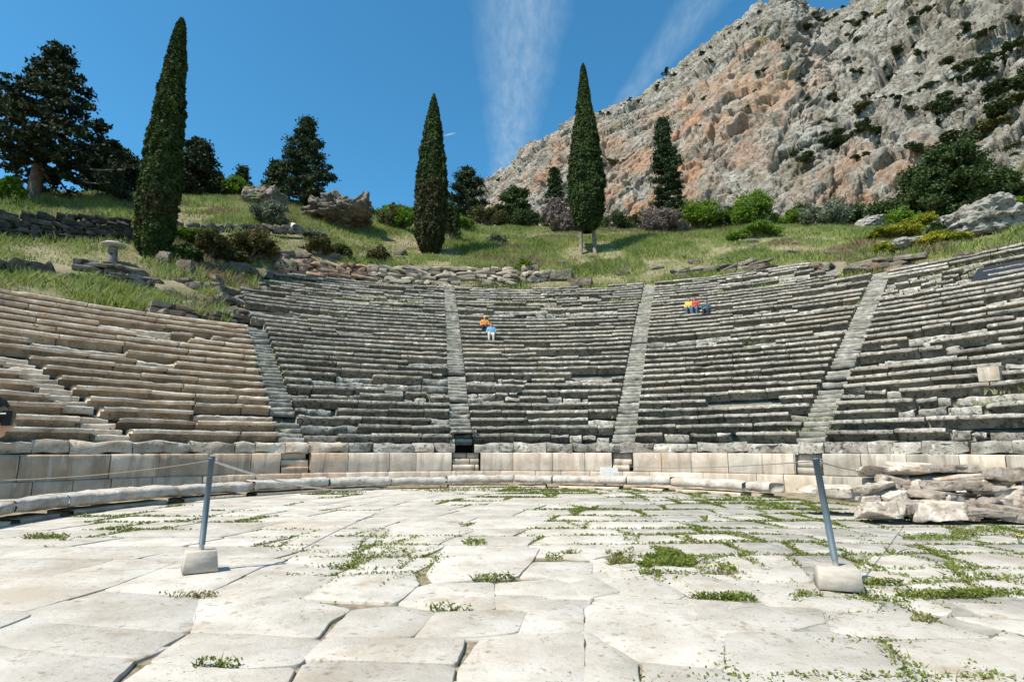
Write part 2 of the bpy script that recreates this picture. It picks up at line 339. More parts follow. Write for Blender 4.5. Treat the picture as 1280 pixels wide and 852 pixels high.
# ------------------------------------------------------------------ paving
def clip(poly, p, n):
    out = []
    for i in range(len(poly)):
        a, b = poly[i], poly[(i+1) % len(poly)]
        da = (a[0]-p[0])*n[0]+(a[1]-p[1])*n[1]; db = (b[0]-p[0])*n[0]+(b[1]-p[1])*n[1]
        if da <= 0: out.append(a)
        if (da < 0 < db) or (db < 0 < da):
            t = da/(da-db); out.append((a[0]+t*(b[0]-a[0]), a[1]+t*(b[1]-a[1])))
    return out
def inside(poly, p):
    c = False
    for i in range(len(poly)):
        a, b = poly[i], poly[i-1]
        if (a[1] > p[1]) != (b[1] > p[1]) and p[0] < (b[0]-a[0])*(p[1]-a[1])/(b[1]-a[1])+a[0]: c = not c
    return c
TR = [[(-60,698),(60,697),(140,699),(60,721),(-60,715)], [(-60,716),(60,722),(145,700),(218,703),(130,735),(30,763),(-60,758)], [(-60,759),(30,764),(36,769),(0,783),(-60,800)],
 [(133,736),(222,703),(325,708),(250,744)], [(62,775),(131,739),(249,746),(238,787),(140,781)], [(-60,806),(0,790),(55,777),(140,783),(232,790),(178,820),(100,817),(0,804)],
 [(-60,808),(0,809),(100,820),(168,824),(100,890),(-60,900)], [(190,824),(238,790),(320,792),(402,800),(372,829),(320,832),(250,829)], [(105,890),(187,828),(250,832),(320,836),(368,833),(335,890)],
 [(252,745),(328,712),(416,722),(376,748),(438,761),(410,776),(396,795),(320,790),(240,788)], [(380,747),(425,719),(515,715),(522,730),(495,752),(440,750)], [(500,754),(524,732),(545,728),(615,728),(617,760),(545,761)],
 [(408,795),(440,762),(497,758),(543,765),(515,795)], [(520,796),(547,765),(617,762),(657,764),(645,789),(600,794)], [(380,823),(407,798),(515,798),(580,797),(570,829),(520,826)], [(345,890),(380,828),(480,828),(568,832),(553,890)],
 [(572,890),(575,835),(602,798),(645,792),(728,790),(729,826),(730,890)], [(622,760),(619,744),(665,743),(727,757),(728,788),(650,790),(660,763)], [(619,741),(622,728),(690,723),(714,729),(720,742),(665,742)],
 [(535,717),(558,682),(640,683),(672,685),(664,700),(645,719),(545,727)], [(652,720),(668,702),(738,702),(738,716),(700,720)], [(752,702),(795,704),(812,716),(785,722),(765,720)], [(690,681),(765,683),(775,690),(740,698),(700,695)],
 [(714,729),(742,721),(774,739),(745,744),(737,748)], [(780,726),(820,723),(856,742),(847,747),(790,741)], [(734,758),(760,746),(845,749),(860,770),(866,785),(903,802),(905,833),(800,824),(735,786)], [(735,790),(795,826),(800,890),(733,890)],
 [(805,828),(905,837),(925,846),(928,890),(806,890)], [(847,721),(872,718),(955,741),(948,747),(920,748),(870,737)], [(872,768),(940,758),(1025,761),(1030,777),(990,786),(880,784)], [(860,746),(912,751),(902,764),(870,768)],
 [(906,790),(1000,789),(1040,791),(1100,801),(1172,855),(1165,890),(932,890),(915,835)], [(1037,775),(1060,766),(1130,763),(1180,781),(1240,795),(1100,797),(1042,788)], [(1106,800),(1240,798),(1256,788),(1340,812),(1340,890),(1190,890),(1130,835)],
 [(922,730),(960,730),(1020,735),(1100,755),(1092,764),(1025,762),(960,756)], [(1082,734),(1120,735),(1190,762),(1180,768),(1140,760)], [(1135,730),(1200,727),(1236,742),(1160,743)], [(1190,752),(1262,755),(1290,765),(1330,776),(1230,768)],
 [(1190,770),(1300,777),(1330,800),(1260,786)], [(1064,726),(1085,695),(1130,693),(1180,705),(1200,722),(1120,730)], [(1185,693),(1230,691),(1330,702),(1330,722),(1203,719)], [(1212,724),(1330,726),(1340,755),(1245,741)],
 [(893,698),(945,689),(985,695),(1013,726),(960,728),(925,721)], [(447,710),(450,691),(505,689),(512,698),(500,709)], [(362,699),(376,689),(438,691),(445,703),(400,707)],
 [(468,683),(495,655),(520,649),(572,652),(590,663),(560,672),(530,688)], [(370,670),(425,656),(455,652),(480,656),(450,677),(445,685),(350,686)]]
traced = [[tuple(onz(*q)[:2]) for q in t] for t in TR]
KC = (-.3, 11.5); KR = 8.55
def in_floor(p, m=0): 
    if p[1] > KC[1]: return math.hypot(p[0]-KC[0], p[1]-KC[1]) < KR-m
    return abs(p[0]-KC[0]) < KR-m+ (1.2 if p[0] > 0 else 0) and p[1] > -3
def pdist(poly, p):
    best = 9
    for i in range(len(poly)):
        a, b = poly[i-1], poly[i]; dx, dy = b[0]-a[0], b[1]-a[1]
        t = max(0, min(1, ((p[0]-a[0])*dx+(p[1]-a[1])*dy)/(dx*dx+dy*dy+1e-9)))
        best = min(best, math.hypot(p[0]-a[0]-t*dx, p[1]-a[1]-t*dy))
    return best
polys = [(t, None, 0) for t in traced]
def rowy(k, x): 
    q = P3(x, k*7.7); w_ = np.clip((np.asarray(x, float)-1)/3, 0, 1)
    return rowb[k]+.10*vn(q, 3.0, 51)+w_*.16*vn(q, 1.1, 52)+.02*np.asarray(x, float)
rowb = [-2.5]
while rowb[-1] < 21: rowb.append(rowb[-1]+rng.uniform(.7, 1.2))
for k in range(len(rowb)-1):
    x = -10.5-rng.uniform(0, 1); sl0 = .28
    while x < 11.5:
        w = rng.uniform(.8, 2.1) if x < 2 else rng.uniform(.6, 1.5)
        s0 = sl0+rng.normal()*.04*(1 if x < 1 else 4); s1 = .28+rng.normal()*.04*(1 if x < 1 else 4); sl0 = s1
        if x > 1: s0 -= .3; s1 -= .3
        hh = rowb[k+1]-rowb[k]; n_ = max(2, int(w/.3)); xb = np.linspace(x, x+w, n_); xt = np.linspace(x+w+s1*hh, x+s0*hh, n_)
        pl = [(a, float(b)) for a, b in zip(xb, rowy(k, xb))]+[(a, float(b)) for a, b in zip(xt, rowy(k+1, xt))]; x += w
        c = np.mean(pl, 0)
        if not in_floor(c, -.2) or all(any(inside(t, q_) for t in traced) for q_ in pl): continue
        if c[1] > KC[1]:
            n_ = (c-np.array(KC)); n_ /= np.linalg.norm(n_); pl = clip(pl, np.array(KC)+n_*(KR-.02), n_)
        if len(pl) >= 3: polys.append((pl, .008+.022*random.random()**2, 1))
jpts = []
mb = MB(); mb2 = MB()
for pi_, (pl, gap, kind) in enumerate(polys):
    pl = np.array(pl); ar = .5*np.sum(pl[:, 0]*np.roll(pl[:, 1], -1)-np.roll(pl[:, 0], -1)*pl[:, 1])
    if abs(ar) < .03: continue
    if ar < 0: pl = pl[::-1]
    c = pl.mean(0); right = c[0] > 1.5 or c[1] > 14
    # chaikin corner rounding
    q = []
    cr = .07 if (kind == 1 and c[0] > 1) else .03
    for i in range(len(pl)):
        a, b = pl[i], pl[(i+1) % len(pl)]; L_ = np.linalg.norm(b-a)
        f = min(.3, cr/max(L_, .01)); q += [a+(b-a)*f, b-(b-a)*f]
    q = np.array(q); out = []
    for i in range(len(q)):
        a, b = q[i], q[(i+1) % len(q)]; n = max(1, int(np.linalg.norm(b-a)/.07))
        for s in range(n): out.append(a+(b-a)*s/n)
    out = np.array(out); nv = len(out)
    tg = np.roll(out, -1, 0)-np.roll(out, 1, 0); tg /= np.linalg.norm(tg, axis=1)[:, None]+1e-9; nm = np.stack([-tg[:, 1], tg[:, 0]], 1)
    for _ in range(2): nm = nm+np.roll(nm, 1, 0)+np.roll(nm, -1, 0); nm /= np.linalg.norm(nm, axis=1)[:, None]
    wob = fbm(P3(out[:, 0], out[:, 1], pi_*.37), .22, 4, 5, .6)*(.014 if kind == 0 else .026)
    g_ = gap if gap is not None else -.013-.26*out[:, 1]**2/924*np.clip((out[:, 1]-1)/3, 0, 1)
    o2 = out+nm*(g_+np.abs(wob)*.7)[:, None]
    jpts.append(np.concatenate([out, nm], 1))
    zt = random.uniform(-.004, .004)-(.010 if kind else 0); tx, ty = random.gauss(0, .002), random.gauss(0, .002)
    rings = []
    for ins, zz in ((0, -.10), (0, -.006), (.003, -.0015), (.007, 0)):
        p = o2+nm*ins; z = zt+zz+tx*(p[:, 0]-c[0])+ty*(p[:, 1]-c[1])
        if zz > -.1: z = z+.004*vn(P3(p[:, 0], p[:, 1]), .15, 3)
        rings.append(np.column_stack([p, z]))
    Vv = np.concatenate(rings); m_ = mb2 if (kind == 1 and (c[0] > 2.2 and vn(P3(c[0], c[1]), 3, 4) > -.4)) else mb
    m_.add(Vv, [gridfaces(4, nv, True)[:, ::-1]], random.uniform(-1, 1))
    f = np.arange(3*nv, 4*nv)[None]
    m_.F.setdefault(nv, []).append(f+m_.n-4*nv)
tag(mb.build('paving', M['slab']), kind='structure')
tag(mb2.build('worn_paving', M['slab2']), kind='structure')
# weeds in the joints
J = np.concatenate(jpts)
def blades(pts, h, w, seed, lean=.5, n3=1):
    r = np.random.default_rng(seed); n = len(pts); a = r.uniform(0, 2*PI, n); hh = h*r.uniform(.4, 1.3, n) if np.isscalar(h) else h*r.uniform(.5, 1.3, n)
    ww = w*r.uniform(.6, 1.4, n); d = np.stack([np.cos(a), np.sin(a), 0*a], 1); l = r.normal(size=(n, 3))*lean*hh[:, None]; l[:, 2] = 0
    top = pts+l+np.stack([0*a, 0*a, hh], 1); mid = pts+l*.35+np.stack([0*a, 0*a, hh*.55], 1)
    Vv = np.stack([pts-d*ww[:, None]*.35, pts+d*ww[:, None]*.35, mid+d*ww[:, None]*.5, top, mid-d*ww[:, None]*.5], 1).reshape(-1, 3)
    return Vv, np.arange(5*n).reshape(n, 5)
jm = J[:, :2]; dens = fbm(P3(jm[:, 0], jm[:, 1]), 1.6, 3, 31)+.35*np.clip(jm[:, 0]/6, -1, 1)+.25*np.clip((jm[:, 1]-9)/8, -.6, 1)
near = jm[:, 1] < 5.2
dens = dens-np.where(near, .05, 0)
pj = np.clip(.20+dens*1.0+.30*np.clip(jm[:, 0]/4, -.5, 1), 0, 1)**1.3
bp_ = []; bh = []
for rep in range(11):
    k = rng.random(len(J)) < pj
    q = J[k]; off = rng.normal(size=(len(q), 1))*.022-.006
    bp_.append(np.column_stack([q[:, :2]+q[:, 2:]*off+rng.normal(size=(len(q), 2))*.016, np.full(len(q), -.05)])); bh.append(.045+.05*np.clip(dens[k], 0, 1))
PATCH = [(815,702,54,16,5600),(800,690,50,5,700),(850,694,20,8,250),(905,712,14,14,350),(720,690,50,2.5,450),(690,697,16,6,160),(1005,698,32,8,900),(345,708,20,3,600),(350,706,10,4,120),(505,709,14,4,260),(523,705,10,9,250),(530,715,14,4,200),(400,709,50,1.5,350),
         (1120,729,60,2,450),(1180,744,60,2.5,450),(1200,775,60,5,350),(960,748,60,4,300),(905,747,46,2,320),(1220,664,60,4,600),(1175,672,50,3,350),(1060,690,60,3,200),(640,611,60,3,700),(430,612,40,3,300),(560,612,30,3,300),(900,622,60,4,900),(980,634,50,5,700),(760,716,30,5,250),(640,724,50,3,350),
         (590,678,50,3,350),(130,737,60,5,0),(35,777,22,4,300),(80,697,20,2.5,240),(60,672,50,3,600),(120,664,40,3,300),(1240,742,60,3,400),(1000,745,30,3,150),(740,738,16,12,260),(725,740,8,9,130),(1135,815,26,14,150),(1000,760,8,4,0),(930,730,30,3,200),(260,745,60,2,120),(270,832,50,1.5,120),(540,762,50,2,120)]
for (px, py, wx, wy, n) in PATCH:
    if not n: continue
    a = rng.uniform(0, 2*PI, n); s = np.sqrt(rng.random(n)); P_ = np.array([onz(px+wx*math.cos(q)*t, py+wy*math.sin(q)*t)[:2] for q, t in zip(a, s)])
    keep = fbm(P3(P_[:, 0], P_[:, 1]), .5, 2, 77) > (-.5+.4*s if n > 2000 else -.02+.3*s)
    keep &= np.array([in_floor(p, -.1) for p in P_])
    P_ = P_[keep]; bp_.append(np.column_stack([P_, np.full(len(P_), -.02)])); bh.append(np.full(len(P_), .075))
bp_ = np.concatenate(bp_); bh = np.concatenate(bh)
bw = .007+.0012*bp_[:, 1]
nb_ = len(bp_); sel = rng.random(nb_) < .35
Vv, Ff = blades(bp_[sel], bh[sel]*.9, bw[sel]*.8, 5, .8)
lp_ = np.repeat(bp_[~sel], 2, 0); lh_ = np.repeat(bh[~sel], 2); lp_ = lp_+rng.normal(size=lp_.shape)*.014; lp_[:, 2] = np.repeat(bp_[~sel][:, 2], 2)+.015+rng.random(len(lp_))*lh_*.75
V2, F2 = leaves(lp_, 1.0, 6, np.array([[0, 0, .8]]), 1, 1.3); cc = V2.reshape(-1, 4, 3).mean(1, keepdims=True); V2 = (cc+(V2.reshape(-1, 4, 3)-cc)*(.012+.0016*lp_[:, 1])[:, None, None]).reshape(-1, 3)
mb = MB(); mb.add(Vv, Ff); mb.add(V2, F2); Vv, Ff = mb.V_(), mb.F_()
tag(mk('joint_grass', Vv, Ff, M['jointgrass']), 'low green weeds growing in the joints between the paving slabs', 'grass', kind='stuff')

# ------------------------------------------------------------------ swept stone blocks
def pol(cx, cy, r, th): return cx+r*np.sin(th), cy+r*np.cos(th)
def sweep(mb, th0, th1, rf, z0, prof, c=(CX, CY), seg=.11, amp=.012, tone=0., tilt=0., skew=0., seed=0, endr=.02, chip=0.):
    """one block: closed profile (dr,dz) swept along an arc (radians)"""
    prof = np.array(prof); k = len(prof); L_ = abs(th1-th0)*rf; n = max(3, int(L_/seg)+1)
    th = np.linspace(th0, th1, n); s = np.linspace(-.5, .5, n)
    th = np.concatenate([[th[0]], th, [th[-1]]]); s = np.concatenate([[-.5], s, [.5]]); n += 2
    cen = prof.mean(0); sc = np.ones(n); sc[0] = sc[-1] = .95; sc[1] = sc[-2] = .995
    e = endr/rf; th[1] += 0; th[0] -= 0; th[1] = th0+e; th[-2] = th1-e
    pr = cen[None, None]+(prof-cen)[None]*sc[:, None, None]
    rr_ = rf+pr[..., 0]+skew*s[:, None]; zz = z0+pr[..., 1]+tilt*s[:, None]
    x, y_ = pol(c[0], c[1], rr_, th[:, None]); P_ = np.stack([x, y_, zz], -1)
    q = P_+seed*3.17
    nz = fbm(q, .45, 3, 11)*amp+ (1-2*np.abs(vn(q, .13, 23)))*amp*.45+vn(q, .06, 29)*amp*.35
    if chip:
        m = np.clip(vn(q, .55, 41)-.25, 0, 1)*chip
        w = np.clip(1-np.abs(prof[None, :, 0]-prof[:, 0].min())/.2, 0, 1)
        rr_ = rr_+m*w; zz = zz-m*.5*np.clip((prof[None, :, 1]-prof[:, 1].mean())/.15, 0, 1)
    rr_ = rr_+nz; zz = zz+nz*.8
    x, y_ = pol(c[0], c[1], rr_, th[:, None]); P_ = np.stack([x, y_, zz], -1)
    kk_ = np.arange(k); k2 = (kk_+1) % k; c0 = P_[0].mean(0); c1 = P_[-1].mean(0)
    mb.add(np.concatenate([P_.reshape(-1, 3), [c0, c1]]), [gridfaces(n, k, True), np.concatenate([np.stack([k2, kk_, 0*kk_+n*k], 1), np.stack([(n-1)*k+kk_, (n-1)*k+k2, 0*kk_+n*k+1], 1)])], tone)
SEAT = [(.29, -.03), (.28, .215), (.07, .205), (.0, .213), (-.008, .255), (.0, .312), (.025, .338), (.32, .335), (.36, .315), (.60, .31), (.60, -.03)]
FLATB = [(.12, -.03), (.11, .10), (.09, .22), (.14, .27), (.35, .28), (.60, .27), (.60, -.03)]
def hw(r): return .41/r
def sections():
    e = [-78]+STAIRS+[78]
    return [(e[i], e[i+1]) for i in range(len(e)-1)]
secnames = ['tan stone seating wedge at the far left beyond the leftmost stairway', 'tan stone seating wedge left of the weedy left stairway, low broken top', 'grey seating wedge between the two stairways left of the middle', 'middle grey seating wedge where the person in orange sits',
            'grey seating wedge right of the middle where three people sit in yellow and red', 'ragged grey seating wedge on the right holding the black sheet', 'grey seating wedge at the right end of the theatre']
steps_n = 0
def do_row(parent, i, a0, a1, matr, upper=False):
    rf = (RUP if upper else R0)+i*DR; z = (ZUP if upper else Z0)+i*DZ
    t0 = R(a0)+hw(rf); t1 = R(a1)-hw(rf)
    if a0 <= -78: t0 = R(a0)
    if a1 >= 78: t1 = R(a1)
    if t1 <= t0: return
    t = t0; mb = MB(); n = 0
    while t < t1-.01:
        L_ = random.uniform(.9, 2.7) if i < 14 else random.uniform(1.2, 4.0)
        if a1 <= -32: L_ *= 1.35
        te = min(t+L_/rf, t1)
        if (t1-te)*rf < .5: te = t1
        mid = math.degrees((t+te)/2)
        ruin = .10+.18*(vn(np.array([[rf*math.sin(R(mid)), rf*math.cos(R(mid)), i*.5]]), 4.5, 8)[0] > .25)
        if mid > 43: ruin += .08
        if i < 4: ruin += .08
        if upper: ruin += .1
        if mid < -33: ruin *= .45
        u = random.random()
        tn = random.uniform(-1, 1); g = .012/rf
        ro = random.gauss(0, .022)+(.03*random.random() if mid > 40 else 0); zo = random.gauss(0, .012)
        kw = dict(tone=tn, tilt=random.gauss(0, .018), skew=random.gauss(0, .03), seed=random.random()*9)
        if u < ruin*.45:
            sweep(mb, t+g, te-g, rf+ro+.02, z-.02+zo-random.uniform(0, .06), FLATB, amp=.05, chip=.15, **kw)
        elif u < ruin:
            # broken into rough chunks
            q = t
            while q < te-.2/rf:
                qe = min(q+random.uniform(.35, .9)/rf, te)
                kw2 = dict(kw); kw2['tone'] = random.uniform(-1, 1)
                sweep(mb, q+g, qe-g, rf+random.uniform(0, .2), z+random.uniform(-.14, .01), FLATB if random.random() < .6 else SEAT, amp=.06, chip=.2, **kw2)
                q = qe+random.uniform(0, .08)/rf
        elif u < ruin+.008: pass
        else:
            sweep(mb, t+g, te-g, rf+ro, z+zo, SEAT, amp=.016, chip=.10 if random.random() < .6 else .22, **kw)
        t = te; n += 1
    if mb.n: mb.build('seat_row', matr, parent)
for si, (a0, a1) in enumerate(sections()):
    am = R((a0+a1)/2)
    root = empty('seating_wedge', (CX+R0*math.sin(am), CY+R0*math.cos(am), Z0), secnames[si], 'stone seating', 'wedges of stone seats')
    m = M['seatw'] if si < 2 else M['seat']
    for i in range(NLOW):
        if si < 2 and i > 16: continue
        b0, b1 = a0, a1
        if si == 1: b0 = (-54.0-.72*i) if i < 8 else -78.5
        if si == 0:
            b1 = -54.4-.72*i
            if i > 7: continue
        if si == 2 and i > 17: b0 = -33-1.3-random.uniform(0, .6)*0
        if si == 5 and i > 23: b1 = min(b1, 78)
        do_row(root, i, b0, b1, m)
    if si in (2, 3, 4):
        for i in range(NUP):
            b0 = -29+random.uniform(-2, 2) if si == 2 else a0; b1 = 39-i*.5+random.uniform(-2, 2) if si == 4 else a1
            do_row(root, i, b0, b1, m, True)
    if si == 4 or si == 3 or si == 2:   # low wall below the upper tier
        mb = MB(); t = R(a0)
        while t < R(a1)-.02:
            te = min(t+random.uniform(1, 2.6)/29, R(a1)); sweep(mb, t, te-.0005, RUP-.35, Z0+NLOW*DZ-.15, [(.0, 0), (-.01, .25), (.02, .42), (.3, .45), (.3, 0)], amp=.03, tone=random.uniform(-1, 1), seed=random.random()*9); t = te
        mb.build('walkway_wall', m, root)
# broken extra rows above the left edge of the grey wedge
# stairways
stn = ['stairway at the far left between the tan wedges', 'weedy stairway between the tan and grey seating', 'straight stairway left of the person in orange', 'stairway rising between the person in orange and the three seated people', 'crumbling stairway climbing on the right', 'stairway at the right end of the seats']
for k, a in enumerate(STAIRS):
    th = R(a); root = empty('stairway', (CX+R0*math.sin(th), CY+R0*math.cos(th), Z0), 'worn stone '+stn[k], 'stairway', 'stairways between the seats')
    n = 2*(NLOW if k > 1 else 17)
    if k == 0: n = 15
    lst = [(R0+.04+i*DR/2, Z0+i*DZ/2, i) for i in range(n)]
    if k in (2, 3): lst += [(RUP+.04+i*DR/2, ZUP+i*DZ/2, i+n) for i in range(2*NUP)]
    for (rf, z, i) in lst:
        if random.random() < .06: continue
        mb = MB(); w = (.41+.0)/rf
        if k == 0: th = R(-54.2-.36*i)
        sweep(mb, th-w, th+w, rf+random.gauss(0, .012), z+random.gauss(0, .006)-.02, [(.0, -.05), (-.01, .13), (.02, .165), (.33, .17), (.33, -.05)], amp=.034, tone=random.uniform(-1, 1), tilt=random.gauss(0, .018), skew=random.gauss(0, .03), seed=random.random()*9, chip=.2)
        mb.build('stair_step', M['seatw'] if k == 0 else M['stair'], root)
# parapet wall: footing course, upright slabs, broken ledge on top
WR = R0-.35
pw = empty('parapet_wall', (CX, CY+WR, 0), 'low two-course limestone wall with upright slabs round the orchestra', 'wall')
def course(name, r, z0, z1, depth, Lr, amp, a0=-82, a1=82, skip=(), proud=0., chip=0., matf=None):
    t = R(a0)
    while t < R(a1):
        te = t+random.uniform(*Lr)/r; md = math.degrees((t+te)/2)
        cut = False
        for s0, s1 in skip:
            if t < R(s0)-1e-4 and te > R(s0): te = R(s0); md = math.degrees((t+te)/2)
        for s0, s1 in skip:
            if s0-.01 <= md <= s1: cut = True
        if cut:
            t = R([s1 for s0, s1 in skip if s0 <= md <= s1][0]); continue
        mb = MB(); h = z1-z0
        sweep(mb, t+.0005, te-.0005, r+random.gauss(0, .006), z0, [(proud, 0), (0, h*.06), (-.004, h*.5), (0, h*.93), (.03, h), (depth*.6, h+.005), (depth, h), (depth, 0)], amp=amp, tone=random.uniform(-1, 1), seed=random.random()*9, chip=chip, seg=.25)
        mb.build(name, matf(math.degrees(t)) if matf else M['wall'], pw); t = te
wm = lambda a: M['wallwarm'] if a < -28 else M['wallg'] if (a > 32) and random.random() < .85 else M['wall']
OP = [(-8.8, -6.2)]
course('footing_slab', WR-.04, -.08, .50, .42, (.8, 1.8), .008, skip=OP, matf=wm)
stepgap = [(-9.5, -5.0), (15.6, 18.8), (41.3, 44.6), (-34.6, -30.5)]
course('upright_slab', WR+.02, .503, 1.15, .34, (.9, 1.5), .007, skip=stepgap, matf=wm)
course('ledge_block', WR+.10, 1.155, 1.47, .5, (.5, 1.6), .075, chip=.3, skip=[(-9, -6)], matf=lambda a: M['seatw'] if a < -30 else M['seat'])
for s0, s1 in stepgap:      # little flights set in the wall
    for q in range(3):
        if s0 == -9.5 and q == 0: pass
        t = R(s0)+.003
        while t < R(s1)-.01:
            te = min(t+random.uniform(.5, 1.0)/WR, R(s1)-.003); mb = MB()
            sweep(mb, t, te-.002, WR+.02+q*.1, .505+q*.217, [(0, 0), (0, .17), (.02, .212), (.36-q*.1, .212), (.36-q*.1, 0)], amp=.012, tone=random.uniform(-1, 1), seed=random.random()*9, chip=.06)
            mb.build('wall_step', wm(s0), pw); t = te
# drain openings: real cavities, with a near-black lining colour standing in for shade
def cavity(name, a0, a1, r, z0, z1, dep, parent):
    mb = MB(); t0, t1 = R(a0), R(a1)
    pts = []
    for rr2 in (r, r+dep):
        for t in (t0, t1):
            for z in (z0, z1): x, y_ = pol(CX, CY, rr2, t); pts.append((x, y_, z))
    mb.add(np.array(pts), np.array([[0, 1, 5, 4], [2, 6, 7, 3], [0, 4, 6, 2], [1, 3, 7, 5], [4, 5, 7, 6]]))
    return mb.build(name, M['dark'], parent)
cavity('drain_opening', -8.8, -6.2, WR+.02, -.06, .49, .55, pw)
cavity('drain_opening', -9.0, -6.2, WR+.12, 1.16, 1.49, .6, pw)
cavity('drain_opening', -9.0, -6.2, R0-.02, 1.5, 1.86, 1.2, pw)
mb = MB(); sweep(mb, R(-9.6), R(-5.6), R0-.1, 1.87, [(0, 0), (0, .1), (.5, .1), (.5, 0)], amp=.015); mb.build('lintel', M['seat'], pw)

# kerb
kb = empty('kerb', (KC[0], KC[1]+KR, 0), 'curved white limestone kerb of long worn blocks edging the orchestra', 'kerb')
t = R(-112); KP = [(0.14, .14), (-.01, .17), (-.03, .25), (-.02, .345), (.03, .385), (.3, .40), (.52, .395), (.68, .36), (.69, .12)]
KS = [(.0, -.06), (.0, .06), (.6, .07), (.6, -.06)]
while t < R(58):
    L_ = random.uniform(1.2, 2.8); te = min(t+L_/KR, R(58.5)); mb = MB()
    kk = np.array(KP)*[1, random.uniform(.86, 1.05)]
    sweep(mb, t+.0005, te-.0005, KR+random.gauss(0, .02), random.uniform(-.03, .02), kk, c=KC, amp=.034, chip=.12, tone=random.uniform(-1, 1), tilt=random.gauss(0, .014), skew=random.gauss(0, .02), seed=random.random()*9, endr=.02, seg=.08)
    mb.build('kerb_stone', M['kerb'], kb)
    if random.random() < .78:
        mb = MB(); sweep(mb, t+random.uniform(.0, .03), te-random.uniform(0, .03), KR-.04+random.gauss(0, .05), 0, KS, c=KC, amp=.015, tone=random.uniform(-1, 1), seed=random.random()*9)
        mb.build('kerb_footing', M['palewall'], kb)
    t = te+random.uniform(0, .012)

# ------------------------------------------------------------------ rocks
def rockV(size, seed, box=.55, n=9, amp=.16, rot=(0, 0, 0)):
    g = np.linspace(-1, 1, n); A, B = np.meshgrid(g, g, indexing='ij'); o = np.ones_like(A); V = []; Fs = []
    for k, (ax, sg) in enumerate([(0, 1), (0, -1), (1, 1), (1, -1), (2, 1), (2, -1)]):
        P_ = [None]*3; P_[ax] = o*sg; P_[(ax+1) % 3] = A; P_[(ax+2) % 3] = B
        V.append(np.stack(P_, -1).reshape(-1, 3)); f = gridfaces(n, n)+k*n*n; Fs.append(f if sg > 0 else f[:, ::-1])
    V = np.concatenate(V); sph = V/np.linalg.norm(V, axis=1)[:, None]*1.15
    V = V*box+sph*(1-box)
    r = np.random.default_rng(int(seed*1000) % 99991)
    for _ in range(4 if box < .9 else 0):      # random flat cuts give facets
        nrm = r.normal(size=3); nrm /= np.linalg.norm(nrm); d = r.uniform(.65, .95); q = V@nrm-d; V = V-np.clip(q, 0, None)[:, None]*nrm*.9
    V0 = V*np.array(size)*.5; sz = float(np.cbrt(np.prod(size)))
    wv, we = worley(V0+seed*5.3, sz*.42, 5, .6); nv = (.55*fbm(V0+seed*5.3, sz*.5, 4, 3)+.5*wv)[:, None]
    if n > 30: nv = nv+.35*ridged(V0*np.array([1, 1, 2.2])+seed, sz*.3, 4, 8)[:, None]-.25
    V = V0*(1+amp*.8*nv*np.minimum(1, sz/(np.array(size)+.01)))
    cx, sx = math.cos(rot[0]), math.sin(rot[0]); V = V@np.array([[1, 0, 0], [0, cx, sx], [0, -sx, cx]])
    cy, sy = math.cos(rot[1]), math.sin(rot[1]); V = V@np.array([[cy, 0, -sy], [0, 1, 0], [sy, 0, cy]])
    cz, sz = math.cos(rot[2]), math.sin(rot[2]); V = V@np.array([[cz, sz, 0], [-sz, cz, 0], [0, 0, 1]])
    return V, np.concatenate(Fs)
def rock(name, pos, size, label, cat, group=None, m='rock', rot=(0, 0, 0), seed=None, box=.6, amp=.14, n=11, tone=None):
    s = random.random()*9 if seed is None else seed
    V, Fs = rockV(size, s, box, n, amp, rot)
    z = pos[2]
    o = mk(name, V+np.array(pos)+[0, 0, 0], Fs, M[m], loc=tuple(pos), tone=np.full(len(V), random.uniform(-1, 1) if tone is None else tone))
    return tag(o, label, cat, group)
# rubble pile right of the kerb  (px,py of centre, height z, size)
PILE = [((1100,638),.12,(.7,.6,.35),'rounded pale boulder at the left foot of the rubble heap'), ((1117,622),.30,(.45,.5,.35),'white knobbly stone on the left shoulder of the rubble heap'),
 ((1150,600),.72,(2.2,.6,.22),'long reddish pitted beam lying across the rubble heap'), ((1115,590),.92,(1.3,.6,.20),'grey flat slab with white top at the upper left of the rubble heap'), ((1175,586),.98,(1.3,.6,.2),'dark flat slab at the top middle of the rubble heap'),
 ((1140,582),1.02,(.9,.5,.16),'bright white cap stone on top of the rubble heap'), ((1250,595),.8,(1.1,.8,.5),'large dark grey boulder at the right top of the rubble heap'), ((1165,618),.42,(1.0,.6,.24),'orange brown block under the long beam of the rubble heap'),
 ((1165,636),.16,(.95,.7,.36),'white squared block at the front left of the rubble heap'), ((1205,640),.22,(1.5,.5,.14),'long tilted brown plank-like slab at the foot of the rubble heap'), ((1260,620),.5,(.8,.6,.42),'white wedge-shaped block leaning at the right of the rubble heap'),
 ((1235,612),.5,(.9,.5,.2),'flat grey stone beneath the big dark boulder'), ((1200,630),.36,(.7,.5,.2),'flat white broken stone in the middle of the rubble heap'), ((1240,642),.25,(.7,.5,.2),'thin grey slab overhanging the foot of the rubble heap'),
 ((1262,642),.2,(.9,.6,.3),'rough brown stone at the right foot of the rubble heap'), ((1083,612),.2,(1.1,.5,.28),'orange stained block between kerb and rubble heap'), ((1065,620),.16,(1.0,.5,.25),'white craggy block at the kerb end'),
 ((1030,612),.2,(1.0,.5,.28),'white craggy block behind the right post'), ((1190,606),.55,(1.2,.5,.2),'brown pitted slab in the middle layer of the rubble heap'), ((1130,632),.08,(.5,.5,.3),'dark squat stone under the left end of the rubble heap')]
